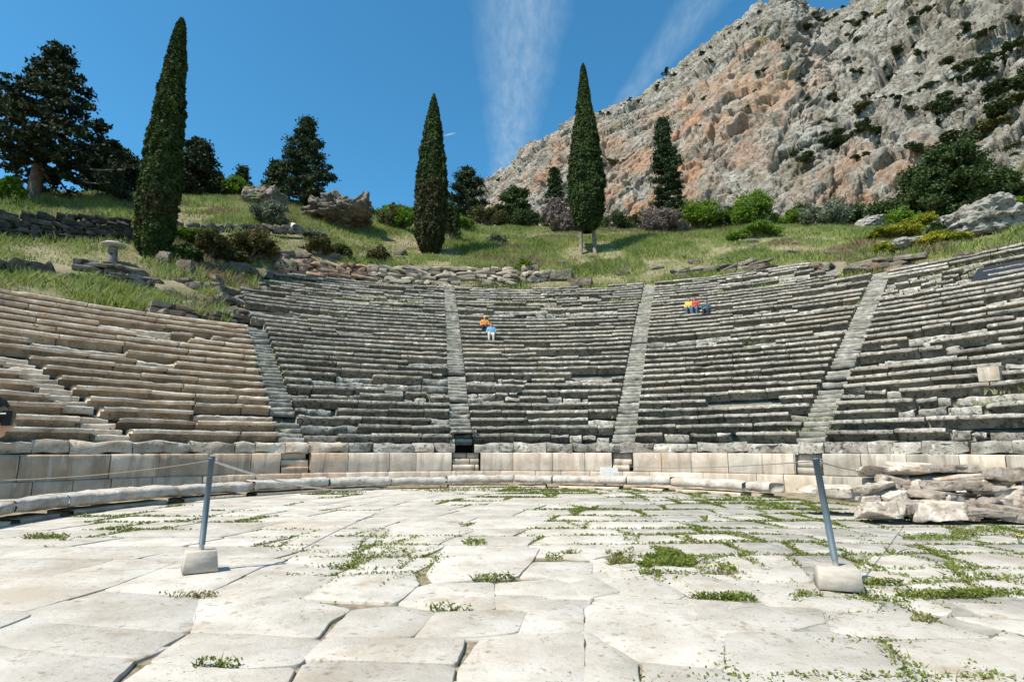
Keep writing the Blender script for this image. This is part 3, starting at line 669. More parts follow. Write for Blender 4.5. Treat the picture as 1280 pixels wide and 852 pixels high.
for i, ((px, py), z, sz, lab) in enumerate(PILE):
    p = onz(px, py, 0) if z < .1 else None
    d = ray(px, py); yy = 11.6+ (.9 if z > .6 else 0)-(1.0 if z < .3 else 0)+ (1.2 if px < 1095 else 0)
    t_ = yy/d[1]; zz = EYE+d[2]*t_
    rock('rubble_stone', (d[0]*t_, yy, max(zz, sz[2]*.35)), (sz[0]*.95, sz[1], sz[2]*.8), lab, 'stone', 'stones of the rubble heap', rot=(random.gauss(0, .07), random.gauss(0, .07), random.gauss(-.1, .2)), amp=.2, box=.86, n=17, tone=(.9 if 'white' in lab or 'pale' in lab else (-.7 if 'dark' in lab or 'brown' in lab else .1)))
for i in range(80):
    px = random.uniform(1090, 1290); d = ray(px, 620); yy = random.uniform(11.0, 12.6); t_ = yy/d[1]; s_ = random.uniform(.18, .42)
    base = max(0, (yy-11.0)*.45)
    rock('rubble_stone', (d[0]*t_, yy, base*random.uniform(.5, 1)+s_*.2), (s_*1.4, s_, s_*.6), 'small broken stone wedged in the rubble heap at right', 'stone', 'small stones of the rubble heap', rot=(random.gauss(0, .3), random.gauss(0, .3), random.uniform(0, 3)), n=7, box=.7)
# pale block on seats at right, white block by the wall
p, r_ = cone_hit(1241, 474); rock('stone_block', (p[0], p[1], p[2]+.15), (1.3, .5, .42), 'pale tan squared block lying on the right seats', 'stone block', rot=(0, -.06, .75), box=.95, amp=.04, m='wall')
p = onz(762, 590, .3); th_ = math.atan2(762-640, 711); p = (20.65*(762-640)/711, 20.9, .42)
rock('stone_block', p, (.75, .35, .42), 'smooth white squared block behind the kerb below the right of centre stair', 'stone block', box=.985, amp=.006, m='white', n=9)
for k, (px, py, s) in enumerate([(1048,545,.4),(652,540,.5),(690,430,.35),(1290,500,.5),(930,560,.3)]):
    pass

# blocks and walls on the hillside
def walling(name, pts, h, d, stone, m, label, cat='wall', amp=.05, rows=None, group=None, sink=.5):
    """dry stone wall along world points"""
    pts = [np.array(p, float) for p in pts]
    mb = MB(); rows = rows or max(1, round(h/stone[1]))
    for a, b in zip(pts[:-1], pts[1:]):
        L_ = np.linalg.norm((b-a)[:2]); ang = math.atan2(b[1]-a[1], b[0]-a[0])
        for q in range(rows):
            x = random.uniform(-.3, 0)
            while x < L_:
                w = stone[0]*random.uniform(.5, 1.6); f = (x+w/2)/L_; hh = h/rows
                c = a+(b-a)*min(max(f, 0), 1); c = c+np.array([0, 0, (q+.5)*hh-sink*hh])
                V, Fs = rockV((w*1.06, d*random.uniform(.85, 1.15), hh*1.12), random.random()*9, .88, 6, amp, (random.gauss(0, .03), random.gauss(0, .03), ang))
                mb.add(V+c+np.array([random.gauss(0, .04), random.gauss(0, .04), 0]), Fs, random.uniform(-1, 1)); x += w
    return tag(mb.build(name, M[m], None, loc=tuple(pts[0])), label, cat, group)
def hp(px, py, D0=24): return hit(px, py, 0, D0)[0]
walling('retaining_wall', [atD(-120, 302, 41.2), atD(0, 300, 41.2), atD(80, 302, 41.2), atD(158, 305, 41.2)], 1.7, .6, (.6, .24), 'darkwall', 'shade-darkened drystone retaining wall under the cedar at left', sink=.2, amp=.1)
walling('retaining_wall', [atD(215, 290, 45.5), atD(260, 291, 46), atD(325, 292, 46.5), atD(375, 292, 47.2)], .7, .5, (.6, .3), 'outcrop', 'low grey rubble terrace wall behind the russet bushes', sink=.0)
walling('retaining_wall', [atD(345, 352, 42.4), atD(400, 355, 42.8), atD(460, 358, 43.3)], 1.7, .9, (.8, .3), 'redwall', 'reddish conglomerate wall above the left of the seats', sink=.2)
walling('retaining_wall', [atD(462, 359, 43.4), atD(520, 360, 43.6), atD(585, 361, 43.7), atD(640, 361, 43.9)], 1.75, .9, (1.0, .3), 'palewall', 'pale coursed retaining wall above the middle of the seats', sink=.2)
walling('rubble_wall', [hp(-20, 344), hp(30, 342), hp(60, 343)], .7, .6, (1.2, .3), 'outcrop', 'heap of long grey slabs in the grass at the far left', amp=.08)
walling('rubble_wall', [hp(92, 336), hp(130, 340), hp(168, 345)], .6, .8, (1.3, .3), 'outcrop', 'tumbled line of long grey slabs left of the tall cypress', amp=.08)
walling('rubble_wall', [hp(120, 352), hp(150, 356), hp(185, 360)], .6, .8, (.5, .22), 'outcrop', 'loose cobble wall below the tumbled long slabs', amp=.12)
walling('rubble_wall', [hp(195, 372), hp(235, 378), hp(265, 382)], .35, .6, (1.2, .3), 'outcrop', 'flat grey slabs set in grass below the tall cypress', amp=.08)
walling('rubble_wall', [hp(190, 392), hp(215, 394), hp(228, 396)], .6, .9, (1.1, .35), 'outcrop', 'dark broken block row above the tan seats', amp=.1)
walling('rubble_wall', [hp(232, 398), hp(265, 400), hp(300, 404), hp(330, 400)], .45, .8, (.9, .3), 'outcrop', 'grey fallen blocks at the top of the weedy stairway', amp=.1)
walling('rubble_wall', [hp(262, 384), hp(300, 382), hp(330, 378)], .45, .8, (1.6, .3), 'outcrop', 'long grey broken seat blocks above the weedy stairway', amp=.08)
walling('rubble_wall', [hp(270, 370), hp(320, 366), hp(340, 364)], .4, .8, (1.6, .3), 'outcrop', 'upper broken seat blocks at the left edge of the grey seats', amp=.08)
walling('rubble_wall', [hp(265, 356), hp(300, 352), hp(345, 348)], .4, .7, (1.8, .3), 'outcrop', 'weathered slabs along the upper left corner of the seats', amp=.08)
walling('rubble_wall', [hp(640, 352), hp(665, 352), hp(690, 350)], .9, .8, (.55, .35), 'palewall', 'pale rubble heap at the end of the coursed wall', amp=.15)
walling('rubble_wall', [hp(840, 349), hp(880, 344), hp(950, 338)], .8, .7, (1.5, .25), 'outcrop', 'pale stepped slabs at the upper right corner of the seats', amp=.06)
walling('rubble_wall', [hp(950, 345), hp(985, 342), hp(1035, 338)], .5, .7, (1.1, .3), 'outcrop', 'dark broken slabs above the right seats', amp=.1)
walling('rubble_wall', [hp(1060, 345), hp(1090, 342), hp(1120, 338)], .9, .8, (1.8, .3), 'outcrop', 'stack of long grey slabs beside a pale round rock', amp=.06)
for px, py, s, lab in [(233, 344, (1.0, .8, .95), 'upright squared pale block below the tall cypress'), (205, 332, (.7, .6, 1.1), 'small leaning upright stone at the foot of the tall cypress'), (300, 344, (2.2, 1.2, .8), 'flat grey boulder below the russet bushes'),
                       (360, 340, (1.2, 1, .8), 'grey block at the left end of the reddish wall'), (1130, 333, (1.0, .8, .7), 'pale round rock beside the stack of long slabs'), (345, 402, (1.6, .9, .5), 'pale fallen block at the top of the tan and grey seats'),
                       (662, 344, (1.4, 1, .9), 'white boulder beside the small bright green bush'), (725, 358, (2, 1, .7), 'brown rock at the crown of the middle seats'), (700, 350, (2.2, 1.2, .9), 'brown stony mound right of the pale rubble heap')]:
    p = hp(px, py); rock('stone_block' if s[0] < 1.5 else 'boulder', p+np.array([0, 0, s[2]*.35]), s, lab, 'stone', m='outcrop', rot=(0, 0, random.uniform(-.4, .4)), box=.75, amp=.14, n=11)
for k, (px, py) in enumerate([(870,330),(905,325),(1010,322),(1150,318),(930,303),(560,300),(500,318),(600,322),(660,325),(780,330),(820,336),(250,318),(420,322),(80,352),(120,362),(1205,322),(1040,318),(1120,312)]+[(random.uniform(195, 330), random.uniform(352, 398)) for _ in range(34)]+[(random.uniform(330, 520), random.uniform(296, 338)) for _ in range(16)]+[(random.uniform(640, 1200), random.uniform(300, 345)) for _ in range(26)]):
    p = hp(px, py); s = random.uniform(.35, .9); rock('hillside_stone', p+np.array([0, 0, s*.12]), (s*1.5, s, s*.6), 'small grey stone half buried in hillside grass', 'stone', 'small stones on the grassy hillside', m='outcrop', n=7)
def bigrock(px, py, w, h, d, lab, D=None, rot=0, m='outcrop', amp=.25, tone=0, seed=None):
    p, D_ = hit(px, py); sc = p[1]/711
    rock('rock_outcrop', p+np.array([0, 0, h*sc*.35]), (w*sc*.84, d*.8, h*sc*.85), lab, 'rock', m=m, rot=(0, 0, rot), box=.3, amp=amp*1.9, n=45, tone=tone, seed=seed)
bigrock(330, 262, 62, 34, 4, 'rounded pale rock on the crest left of the pine', tone=.6, amp=.14)
bigrock(428, 284, 92, 44, 5, 'craggy brown rock outcrop right of the pine', tone=-.6, amp=.34)
bigrock(1092, 288, 50, 24, 3, 'low flat pale rock at the left of the yellow bushes', tone=.8, m='palerock', amp=.15)
bigrock(1238, 292, 62, 60, 4, 'tall pale slanting rock at the right edge of the meadow', tone=.9, m='palerock', amp=.22, rot=.3)
bigrock(1195, 290, 70, 26, 3, 'broad pale rock at the foot of the slanting rock', tone=.9, m='palerock', amp=.2)
bigrock(1135, 310, 40, 16, 2, 'small flat rock between the yellow bushes', tone=.7, m='palerock', amp=.15)
bigrock(790, 280, 26, 22, 2.5, 'grey boulder between the bare grey bushes', tone=.5, m='palerock', amp=.15)

# ------------------------------------------------------------------ hillside grass
def inview(A): return (A > az(-60)) & (A < az(1340))
n = 520000
A = rng.uniform(az(-40), az(1320), n); D = np.sqrt(rng.uniform(27**2, 74**2, n)); x = D*np.sin(A); y = D*np.cos(A)
r = np.hypot(x-CX, y-CY); th = np.degrees(np.arctan2(x-CX, y-CY))
cov = covered(th, r) | covered(th+1.2, r) | covered(th-1, r)
wd = fbm(P3(x, y), 3.2, 3, 55); keep = (~cov) & (rng.random(n) < np.clip(.85+wd*.9, .2, 1)*.95)
pathy = (x < -17) & (D > 33) & (D < 36) 
keep &= ~(pathy & (vn(P3(x, y), 2, 66) > 0))
x, y, D, wd = x[keep], y[keep], D[keep], wd[keep]
gp = P3(x, y, 0); gp[:, 2] = terr(x, y)
h = .20+.36*np.clip(wd+.6, 0, 1.3)
Vv, Ff = blades(gp, h, .04, 8, .35)
tag(mk('hillside_grass', Vv, Ff, M['grass']), 'tall spring grass and dry weeds covering the hillside above the seats', 'grass', kind='stuff')
# tufts between the seat stones
n = 60000; th = rng.uniform(-76, 76, n); r = rng.uniform(R0, 36, n)
wz = fbm(P3(r*np.sin(R(1)*th), r*np.cos(R(1)*th)), 2.6, 3, 99); wt = wz+np.where(r > 26, .15, -.22)+np.where((th < -30) & (th > -38) & (r > 20), .5, 0)+np.where((th > 40) & (r > 26), .3, 0)
k = covered(th, r) & (wt > .48); th, r = th[k], r[k]
i_ = np.where(r < RUP, np.floor((r-R0)/DR), np.floor((r-RUP)/DR)); rb = np.where(r < RUP, R0, RUP)+i_*DR+rng.uniform(.38, .74, len(r))
zz = rowheight(rb)*0+np.where(r < RUP, Z0, ZUP)+(i_+1)*DZ-.03
gp = np.stack([CX+rb*np.sin(R(1)*th), CY+rb*np.cos(R(1)*th), zz], -1)
Vv, Ff = blades(gp, .16, .03, 18, .6); tag(mk('seat_weeds', Vv, Ff, M['grass']), 'weeds sprouting between the stone seats', 'grass', kind='stuff')

# ------------------------------------------------------------------ trees
def cypress(px0, py0, pytop, wpx, label, m='cypress', seed=1, n=26000, D=None, trunks=1, bend=0., low=.0, pr=None, brown=False):
    if D is None: p, D = hit(px0, py0)
    else: p = atD(px0, py0, D); p[2] = float(terr(p[0], p[1]))
    top = atD(px0, pytop, D)[2]; H = top-p[2]; Rm = wpx/2*p[1]/711*.99*p[1]/math.hypot(p[0], p[1])
    root = empty('cypress_tree', p, label, 'tree', 'cypress trees')
    r = np.random.default_rng(seed)
    def prof(u):   # radius along 0..1
        return Rm*np.interp(u, [0, .03, .10, .25, .42, .6, .78, .9, .97, 1], pr or [.25, .62, .85, 1.0, .97, .80, .52, .29, .12, .0])
    z0 = low*H
    # trunk
    for q in range(trunks):
        ox = (q-(trunks-1)/2)*Rm*.75
        zz = np.linspace(-.3, H*.7, 8); mbv = np.stack([p[0]+ox*np.linspace(1, .2, 8), p[1]+0*zz, p[2]+zz], 1)
        V_, F_ = tube(mbv, np.linspace(.24, .06, 8)*(1 if trunks == 1 else .85)); mk('trunk', V_, F_, M['bark'], root, True)
    n = int(n*1.7); u = r.random(n); w = prof(u); k = r.random(n) < np.clip(w/Rm+.12, 0, 1); u = u[k]; n = len(u)
    ph = r.uniform(0, 2*PI, n); w = prof(u); z = z0+u*(H-z0)
    q = np.stack([np.cos(ph)*2.2, np.sin(ph)*2.2, z*.8], 1)
    lump = 1+.12*fbm(q, .9, 3, seed)+.13*np.abs(vn(q, .34, seed+5))*2-.13
    rad = w*lump*(1-.10*r.random(n)**2)+.05*r.random(n)
    P_ = np.stack([p[0]+bend*np.sin(u*PI)+rad*np.cos(ph), p[1]+rad*np.sin(ph), p[2]+z], 1)
    nr = np.stack([np.cos(ph), np.sin(ph), .5+0*ph], 1)
    V_, F_ = leaves(P_, .125, seed, nr, .8, 2.0)
    if brown:
        lowm = (z < H*.42)
        f1 = F_[~lowm]; f2 = F_[lowm]
        c = mk('crown', V_, f1, M[m], root); c2 = mk('lower_crown', V_, f2, M['cypressb'], root); c2['label'] = 'browner lower crown'
    else: c = mk('crown', V_, F_, M[m], root)
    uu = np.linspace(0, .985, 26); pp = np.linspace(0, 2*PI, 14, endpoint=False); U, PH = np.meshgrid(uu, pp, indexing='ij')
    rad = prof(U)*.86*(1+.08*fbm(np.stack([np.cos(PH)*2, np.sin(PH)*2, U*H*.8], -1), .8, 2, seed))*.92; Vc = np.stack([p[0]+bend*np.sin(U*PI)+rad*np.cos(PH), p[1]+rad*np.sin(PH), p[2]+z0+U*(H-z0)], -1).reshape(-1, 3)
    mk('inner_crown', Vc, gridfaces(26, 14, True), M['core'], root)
    return root
cypress(191, 322, 10, 56, 'tallest cypress, standing at the left above the tan seats', seed=1, n=46000, pr=[.45, .72, .92, 1.0, .93, .78, .55, .36, .2, .02], bend=-.12)
cypress(537, 318, 117, 44, 'cypress with a browner lower crown left of the middle', seed=2, n=26000, low=.0, brown=True)
cypress(735, 318, 79, 52, 'slender cypress on two bare trunks right of the middle', seed=3, n=32000, low=.11, trunks=2, pr=[.25, .6, .85, 1.0, .86, .60, .33, .2, .11, .0])

def conifer(px, py, pytop, wpx, label, cat='tree', name='pine_tree', m='pine', seed=1, nb=70, droop=.1, lowf=.1, clump=.45, leaf=.16, per=70, D=None, prof=((0, .6), (.25, 1), (.6, .7), (1, .05)), group=None, trunk=.25, lean=(0, 0), upturn=.1, gap=0.):
    if D is None: p, D = hit(px, py)
    else: p = atD(px, py, D); p[2] = float(terr(p[0], p[1]))
    H = atD(px, pytop, D)[2]-p[2]; Rm = wpx/2*p[1]/711
    root = empty(name, p, label, cat, group); r = np.random.default_rng(seed)
    zz = np.linspace(-.3, H*.96, 10)/H; mbv = np.stack([p[0]+lean[0]*zz, p[1]+lean[1]*zz, p[2]+zz*H], 1)
    V_, F_ = tube(mbv, np.interp(zz, [0, 1], [trunk, .03])); mk('trunk', V_, F_, M['bark'], root, True)
    mb = MB(); lp = []
    for b in range(nb):
        u = lowf+(1-lowf)*((b+r.random())/nb)**.9; L_ = Rm*np.interp(u if lowf >= 1 else (u-lowf)/(1-lowf), [a for a, _ in prof], [b_ for _, b_ in prof])*r.uniform(.7, 1.12)
        ph = b*2.4+r.normal()*.4; s = np.linspace(0, 1, 8)
        dirr = np.array([math.cos(ph), math.sin(ph)])
        bz = u*H+L_*(-droop*s*1.2+upturn*s**3+.02*np.sin(s*6+b)) + r.normal()*.1
        bx = p[0]+lean[0]*u+dirr[0]*L_*s; by = p[1]+lean[1]*u+dirr[1]*L_*s
        pts = np.stack([bx, by, p[2]+bz], 1); V_, F_ = tube(pts, np.linspace(.06, .015, 8)*(L_/3+.3), 5); mb.add(V_, F_)
        nc = max(3, int(L_/clump*1.1))
        for c in range(nc):
            f = r.uniform(.22, 1.0)
            if gap and r.random() < gap: continue
            cpt = np.array([np.interp(f, s, pts[:, k]) for k in range(3)]); side = r.normal()*L_*.16*f; cpt = cpt+np.array([-dirr[1]*side, dirr[0]*side, r.normal()*.06])
            cs = clump*r.uniform(.6, 1.2); q = r.normal(size=(per, 3))*np.array([.5, .5, .26])*cs; lp.append(cpt+q)
    mk('limbs', *(lambda v, f: (v, f))(mb.V_(), mb.F_()), M['bark'], root)
    lp = np.concatenate(lp); V_, F_ = leaves(lp, leaf, seed, None, 1, 1.9)
    mk('crown', V_, F_, M[m], root)
    return root
conifer(38, 264, 45, 240, 'large dark cedar with drooping layered branches at the left edge', name='cedar_tree', m='cedar', seed=5, nb=84, droop=.30, lowf=.2, clump=.46, leaf=.17, per=46, gap=.12, D=50, prof=((0, .85), (.1, 1), (.35, .82), (.6, .55), (.8, .36), (1, .06)), trunk=.42, upturn=.12)
conifer(378, 252, 150, 84, 'bushy conical pine on the crest between the rocks', seed=6, nb=74, droop=-.05, lowf=.04, clump=.62, leaf=.17, per=80, D=66, prof=((0, .8), (.25, 1), (.5, .78), (.8, .38), (1, .1)), trunk=.3)
conifer(343, 252, 203, 34, 'small dark pine close against the left of the bushy pine', seed=16, nb=34, droop=0, clump=.6, leaf=.2, per=90, D=68, lowf=.05)
conifer(834, 262, 148, 54, 'dark narrow fir standing before the orange cliff', name='fir_tree', seed=7, nb=95, droop=.08, lowf=.03, clump=.65, leaf=.2, per=100, D=80, prof=((0, 1), (.3, .85), (.6, .6), (.85, .3), (1, .04)), m='pine', trunk=.25)
conifer(583, 276, 210, 50, 'dark open pine beside the browner cypress', seed=8, nb=46, droop=0, lowf=.1, clump=.7, leaf=.2, per=90, D=80, prof=((0, .8), (.4, 1), (.8, .6), (1, .2)))
conifer(240, 250, 176, 60, 'dark pine showing at the right of the tallest cypress', seed=9, nb=54, droop=.0, lowf=.05, clump=.8, leaf=.22, per=90, D=70, prof=((0, .9), (.4, 1), (.8, .6), (1, .2)), m='cedar')
conifer(135, 252, 186, 80, 'dark round pine between the cedar and the tallest cypress', seed=10, nb=60, droop=.0, lowf=.05, clump=.85, leaf=.22, per=90, D=72, prof=((0, .9), (.5, 1), (.85, .7), (1, .3)), m='cedar')
conifer(300, 252, 211, 26, 'small dark pine top rising behind the bright green tree', seed=11, nb=26, droop=.0, lowf=.05, clump=.6, leaf=.2, per=80, D=78)
conifer(268, 252, 216, 34, 'low dark pine right of the tallest cypress', seed=12, nb=26, droop=.0, lowf=.05, clump=.6, leaf=.2, per=80, D=76, m='cedar')
conifer(694, 268, 212, 34, 'dark slim pine behind the slender cypress', seed=13, nb=44, droop=.0, lowf=.02, clump=.7, leaf=.22, per=80, D=86, prof=((0, 1), (.5, .8), (1, .1)))
conifer(645, 288, 240, 62, 'broad dark pine beneath the left end of the cliff', seed=14, nb=44, droop=.0, lowf=.02, clump=.85, leaf=.22, per=100, D=78, prof=((0, 1), (.5, .9), (1, .3)), m='dkshrub')
conifer(1200, 282, 186, 100, 'large dark green tree at the right below the cliff', name='evergreen_tree', seed=15, nb=90, droop=-.05, lowf=.03, clump=1.0, leaf=.25, per=120, D=84, prof=((0, 1), (.5, 1), (.8, .75), (1, .3)), m='dkshrub')
conifer(1160, 280, 210, 60, 'smaller dark tree left of the large dark green tree', name='evergreen_tree', seed=25, nb=60, droop=-.05, lowf=.03, clump=.9, leaf=.25, per=100, D=88, prof=((0, 1), (.5, 1), (.8, .75), (1, .3)), m='dkshrub')
conifer(1262, 282, 215, 50, 'dark bushy tree at the right picture edge below the cliff', name='evergreen_tree', seed=26, nb=50, droop=-.05, lowf=.03, clump=.9, leaf=.25, per=100, D=92, prof=((0, 1), (.5, 1), (.8, .75), (1, .3)), m='dkshrub')

def shrub_tree(px, py, w, h, m, label, name='shrub', cat='bush', seed=1, leaf=.13, n=5200, D=None, lobes=9, depth=None, group=None, dens=1., spiky=False):
    if D is None: p, D = hit(px, py)
    else: p = atD(px, py, D); p[2] = float(terr(p[0], p[1]))
    W = w*p[1]/711; H = h*p[1]/711; r = np.random.default_rng(seed)
    root = empty(name, p, label, cat, group)
    mb = MB(); lp = []
    for l in range(lobes):
        a = r.uniform(0, 2*PI); q = r.uniform(.0, .85)**.7; c = np.array([math.cos(a)*q*W*.5, math.sin(a)*q*W*.4, H*r.uniform(.28, .78)*(1-.45*q)])
        s = np.array([W*.17, W*.16, H*.20])*r.uniform(.5, 1.3); nn = int(n/lobes)
        d = r.normal(size=(nn, 3)); d /= np.linalg.norm(d, axis=1)[:, None]; rad = r.uniform(.25, 1, nn)[:, None]**.5
        d2 = d*rad*(1+.35*fbm(d*1.5+l, .7, 2, seed)[:, None]); lp.append(p+c+d2*s)
        pts = np.stack([p+c*f*np.array([1, 1, 1]) for f in (0, .4, .8, 1)]); V_, F_ = tube(pts, [.05, .04, .02, .01], 5); mb.add(V_, F_)
    mk('stems', mb.V_(), mb.F_(), M['bark'], root)
    lp = np.concatenate(lp); lp = lp[lp[:, 2] > p[2]-.1]
    V_, F_ = leaves(lp, leaf, seed, None, 1, 4 if spiky else 1.6)
    mk('foliage', V_, F_, M[m], root); return root
SH = [(292,252,46,36,'brshrub','bright green leafy tree on the crest left of the bushy pine',76,.2,'tree'), (335,281,46,34,'gyshrub','round grey green bush before the pale crest rock',None,.13,'bush'),
 (262,322,46,40,'rdshrub','dark green bush at the right foot of the tallest cypress',None,.13,'bush'), (312,325,66,50,'rdshrub','large russet bush above the reddish wall',None,.13,'bush'), (288,330,40,20,'rdshrub','low russet bush under the large russet bush',None,.12,'bush'),
 (400,318,34,26,'rdshrub','small brownish bush above the reddish wall',None,.12,'bush'), (425,322,30,20,'rdshrub','brownish bush at the right end of the reddish wall',None,.12,'bush'), (472,328,28,22,'rdshrub','reddish bush above the coursed wall',None,.12,'bush'),
 (230,330,40,26,'dkshrub','dark low bush between cypress and upright block',None,.12,'bush'), (230,300,60,16,'brshrub','low green weeds bush behind the upright block',None,.12,'bush'),
 (505,290,40,34,'brshrub','light green bush left of the browner cypress',60,.15,'bush'), (492,294,34,38,'rdshrub','brown green bush at the right of the craggy outcrop',60,.14,'bush'), (494,262,44,24,'brshrub','bright tree top left of the browner cypress',80,.2,'tree'),
 (462,262,20,14,'brshrub','small green bush on the craggy outcrop',66,.14,'bush'), (400,256,40,12,'brshrub','grassy green bush at the foot of the pine',66,.13,'bush'),
 (562,305,26,70,'dkshrub','narrow green bush against the right of the browner cypress',56,.15,'bush'), (556,300,30,46,'brshrub','light green bush behind the browner cypress',60,.15,'bush'),
 (610,290,46,34,'rdshrub','olive bush left of the broad dark pine',74,.15,'bush'), (660,288,40,30,'dkshrub','dark bush right of the broad dark pine',74,.15,'bush'), (575,296,40,24,'brshrub','low green bush between cypress and open pine',66,.14,'bush'),
 (657,342,26,22,'brshrub','small bright green bush above the middle seats',None,.11,'bush'), (620,306,26,16,'gyshrub','small grey green bush in the middle meadow',None,.1,'bush'), (620,357,14,10,'brshrub','tiny green bush at the rim of the middle seats',None,.08,'bush'),
 (694,284,40,46,'twig','bare grey bush left of the slender cypress',74,.2,'bush'), (706,292,34,26,'twig','low bare grey bush touching the slender cypress',70,.2,'bush'), (828,294,58,40,'twig','round bare grey bush below the fir',66,.18,'bush'),
 (770,290,40,30,'dkshrub','dark bush right of the slender cypress',74,.15,'bush'), (800,288,34,26,'rdshrub','olive bush left of the round bare bush',76,.15,'bush'),
 (880,292,64,46,'brshrub','wide bright green bush right of the round bare bush',68,.16,'bush'), (945,290,60,58,'brshrub','tallest bright green bush in the row below the cliff',68,.17,'bush'), (913,292,40,34,'dkshrub','mid green bush between the two brightest bushes',69,.16,'bush'),
 (950,300,46,24,'brshrub','low bright bush in front of the tallest bright bush',58,.13,'bush'), (920,302,30,14,'brshrub','little green bush at the front of the row',57,.13,'bush'), (992,284,40,30,'brshrub','green bush right of the tallest bright bush',70,.16,'bush'),
 (1036,286,60,44,'gyshrub','grey green bush right of the middle of the row',68,.15,'bush'), (1005,280,40,38,'dkshrub','dark leafed bush behind the grey green bush',78,.16,'bush'), (1070,276,50,36,'dkshrub','dark bush left of the low flat rock',78,.17,'bush'),
 (1110,276,60,44,'dkshrub','wide dark bush behind the low flat rock',76,.17,'bush'), (1130,282,46,34,'brshrub','green bush left of the broad pale rock',72,.16,'bush'), (1115,300,60,20,'ylshrub','yellow flowering bush left of the small flat rock',None,.12,'bush'),
 (1160,290,60,26,'ylshrub','yellow flowering bush behind the small flat rock',None,.12,'bush'), (1105,318,30,16,'ylshrub','little yellow bush at the left of the small flat rock',None,.11,'bush'), (1178,308,60,20,'ylshrub','yellow green bush at the foot of the broad pale rock',None,.12,'bush'),
 (1174,296,22,22,'dkshrub','dark round bush against the broad pale rock',None,.12,'bush'), (1270,265,40,30,'brshrub','green bush behind the slanting rock',80,.17,'bush'), (6,262,36,40,'brshrub','bright green sapling at the left edge below the cedar',48,.14,'bush'), (60,250,30,10,'brshrub','low green bush right of the cedar trunk',56,.13,'bush'),
 (390,300,30,16,'gyshrub','pale grey shrub on the terrace above the reddish wall',None,.11,'bush'), (735,282,60,22,'dkshrub','dark low bush behind the slender cypress',78,.16,'bush'), (850,276,40,30,'dkshrub','dark bush at the foot of the fir',80,.16,'bush')]
for i, (px, py, w, h, m, lab, D, lf, cat) in enumerate(SH):
    shrub_tree(px, py, w*1.08, h*1.15, m, lab, name='leafy_tree' if cat == 'tree' else 'bush', cat=cat, seed=100+i, leaf=lf*(.6 if m == 'twig' else 1), n=int(2200+90*w), D=D, lobes=15+w//5, spiky=(m == 'twig'), group='bushes on the hillside' if cat == 'bush' else None)

# ------------------------------------------------------------------ cliff
SIL = [(560, 268), (590, 240), (612, 226), (640, 206), (665, 181), (700, 165), (730, 150), (765, 137), (800, 120), (830, 100), (860, 78), (880, 60), (905, 40), (930, 28), (950, 14), (970, 1), (985, -4), (1005, 10), (1030, 22), (1050, 16), (1090, -12), (1160, -70), (1280, -130), (1450, -200), (1700, -240)]
sa = np.array([az(a, b) for a, b in SIL]); se = np.array([tanel(a, b) for a, b in SIL])
nu, nv = 860, 560
uu = np.linspace(az(540), az(1500), nu); vv = np.concatenate([np.linspace(0, 1, nv-40), np.linspace(1, 1.6, 41)[1:]])
A, Vp = np.meshgrid(uu, vv, indexing='ij')
Dr = np.interp(A, [uu[0], az(700), az(985), uu[-1]], [260, 250, 255, 270]); Db = np.interp(A, [uu[0], az(700), uu[-1]], [190, 135, 125.])
et = np.interp(A, sa, se); zb = 18.0; zr = EYE+Dr*et
v1 = np.clip(Vp, 0, 1); D = Db+(Dr-Db)*(v1**1.15)+np.clip(Vp-1, 0, 1)*120; Zc = zb+(zr-zb)*(.55*v1+.45*np.sin(v1*PI/2))-np.clip(Vp-1, 0, 1)*90
Zc = np.maximum(Zc, -5)
X = D*np.sin(A); Y = D*np.cos(A); Pm = np.stack([X, Y, Zc], -1)
# tilted strata domain
q = Pm.copy(); q[..., 2] = Pm[..., 2]*1.25+Pm[..., 0]*.35; q2 = Pm*np.array([.8, .8, 1.7]); q2[..., 2] += Pm[..., 0]*.5
warp = np.stack([vn(Pm, 22, 1), vn(Pm, 22, 2), vn(Pm, 22, 3)], -1)*7
dd_ = np.array([.86, 0, .5]); al = Pm@dd_; Q = Pm-al[..., None]*dd_*.55
w2 = np.stack([vn(Pm, 6, 11), vn(Pm, 6, 12), vn(Pm, 6, 13)], -1)*1.6; w3 = np.stack([vn(Pm, 2, 14), vn(Pm, 2, 15), vn(Pm, 2, 16)], -1)*.5
n1 = fbm(q+warp, 42, 3, 61); wa, ea = worley(Q+warp*.6+w2, 15, 101, .7); wb, eb = worley(Q+w2+w3, 5.2, 111, .8); wc, ec = worley(Q+w3, 2.1, 121, .8)
cd = np.array([.52, .1, .85]); ac = Pm@cd; QC = (Pm-ac[..., None]*cd*.84)+warp*.35; crk = np.clip(.07-np.abs(vn(QC, 9, 141)), 0, 1)/.07*4.2*(vn(Pm, 30, 142) > 0)+np.clip(.08-np.abs(vn(QC, 3.6, 143)), 0, 1)/.08*1.1
wd_, _ = worley(Q, 1.0, 131, .8); n4 = fbm(q2, 1.6, 3, 91); n5 = ridged(Q, 9, 4, 95, .55)
amp = .78*np.clip(v1*6, 0, 1)*np.where(Vp > 1, .6, 1); edge = np.clip((1.02-v1)*8, .3, 1)
dis = (n1*4.5*edge+wa*1.9*edge-np.clip(.10-ea, 0, 1)*8+wb*1.15-np.clip(.12-eb, 0, 1)*5+wc*.62-np.clip(.2-ec, 0, 1)*1.3+wd_*.26+n4*.30+n5*.5-crk)*amp
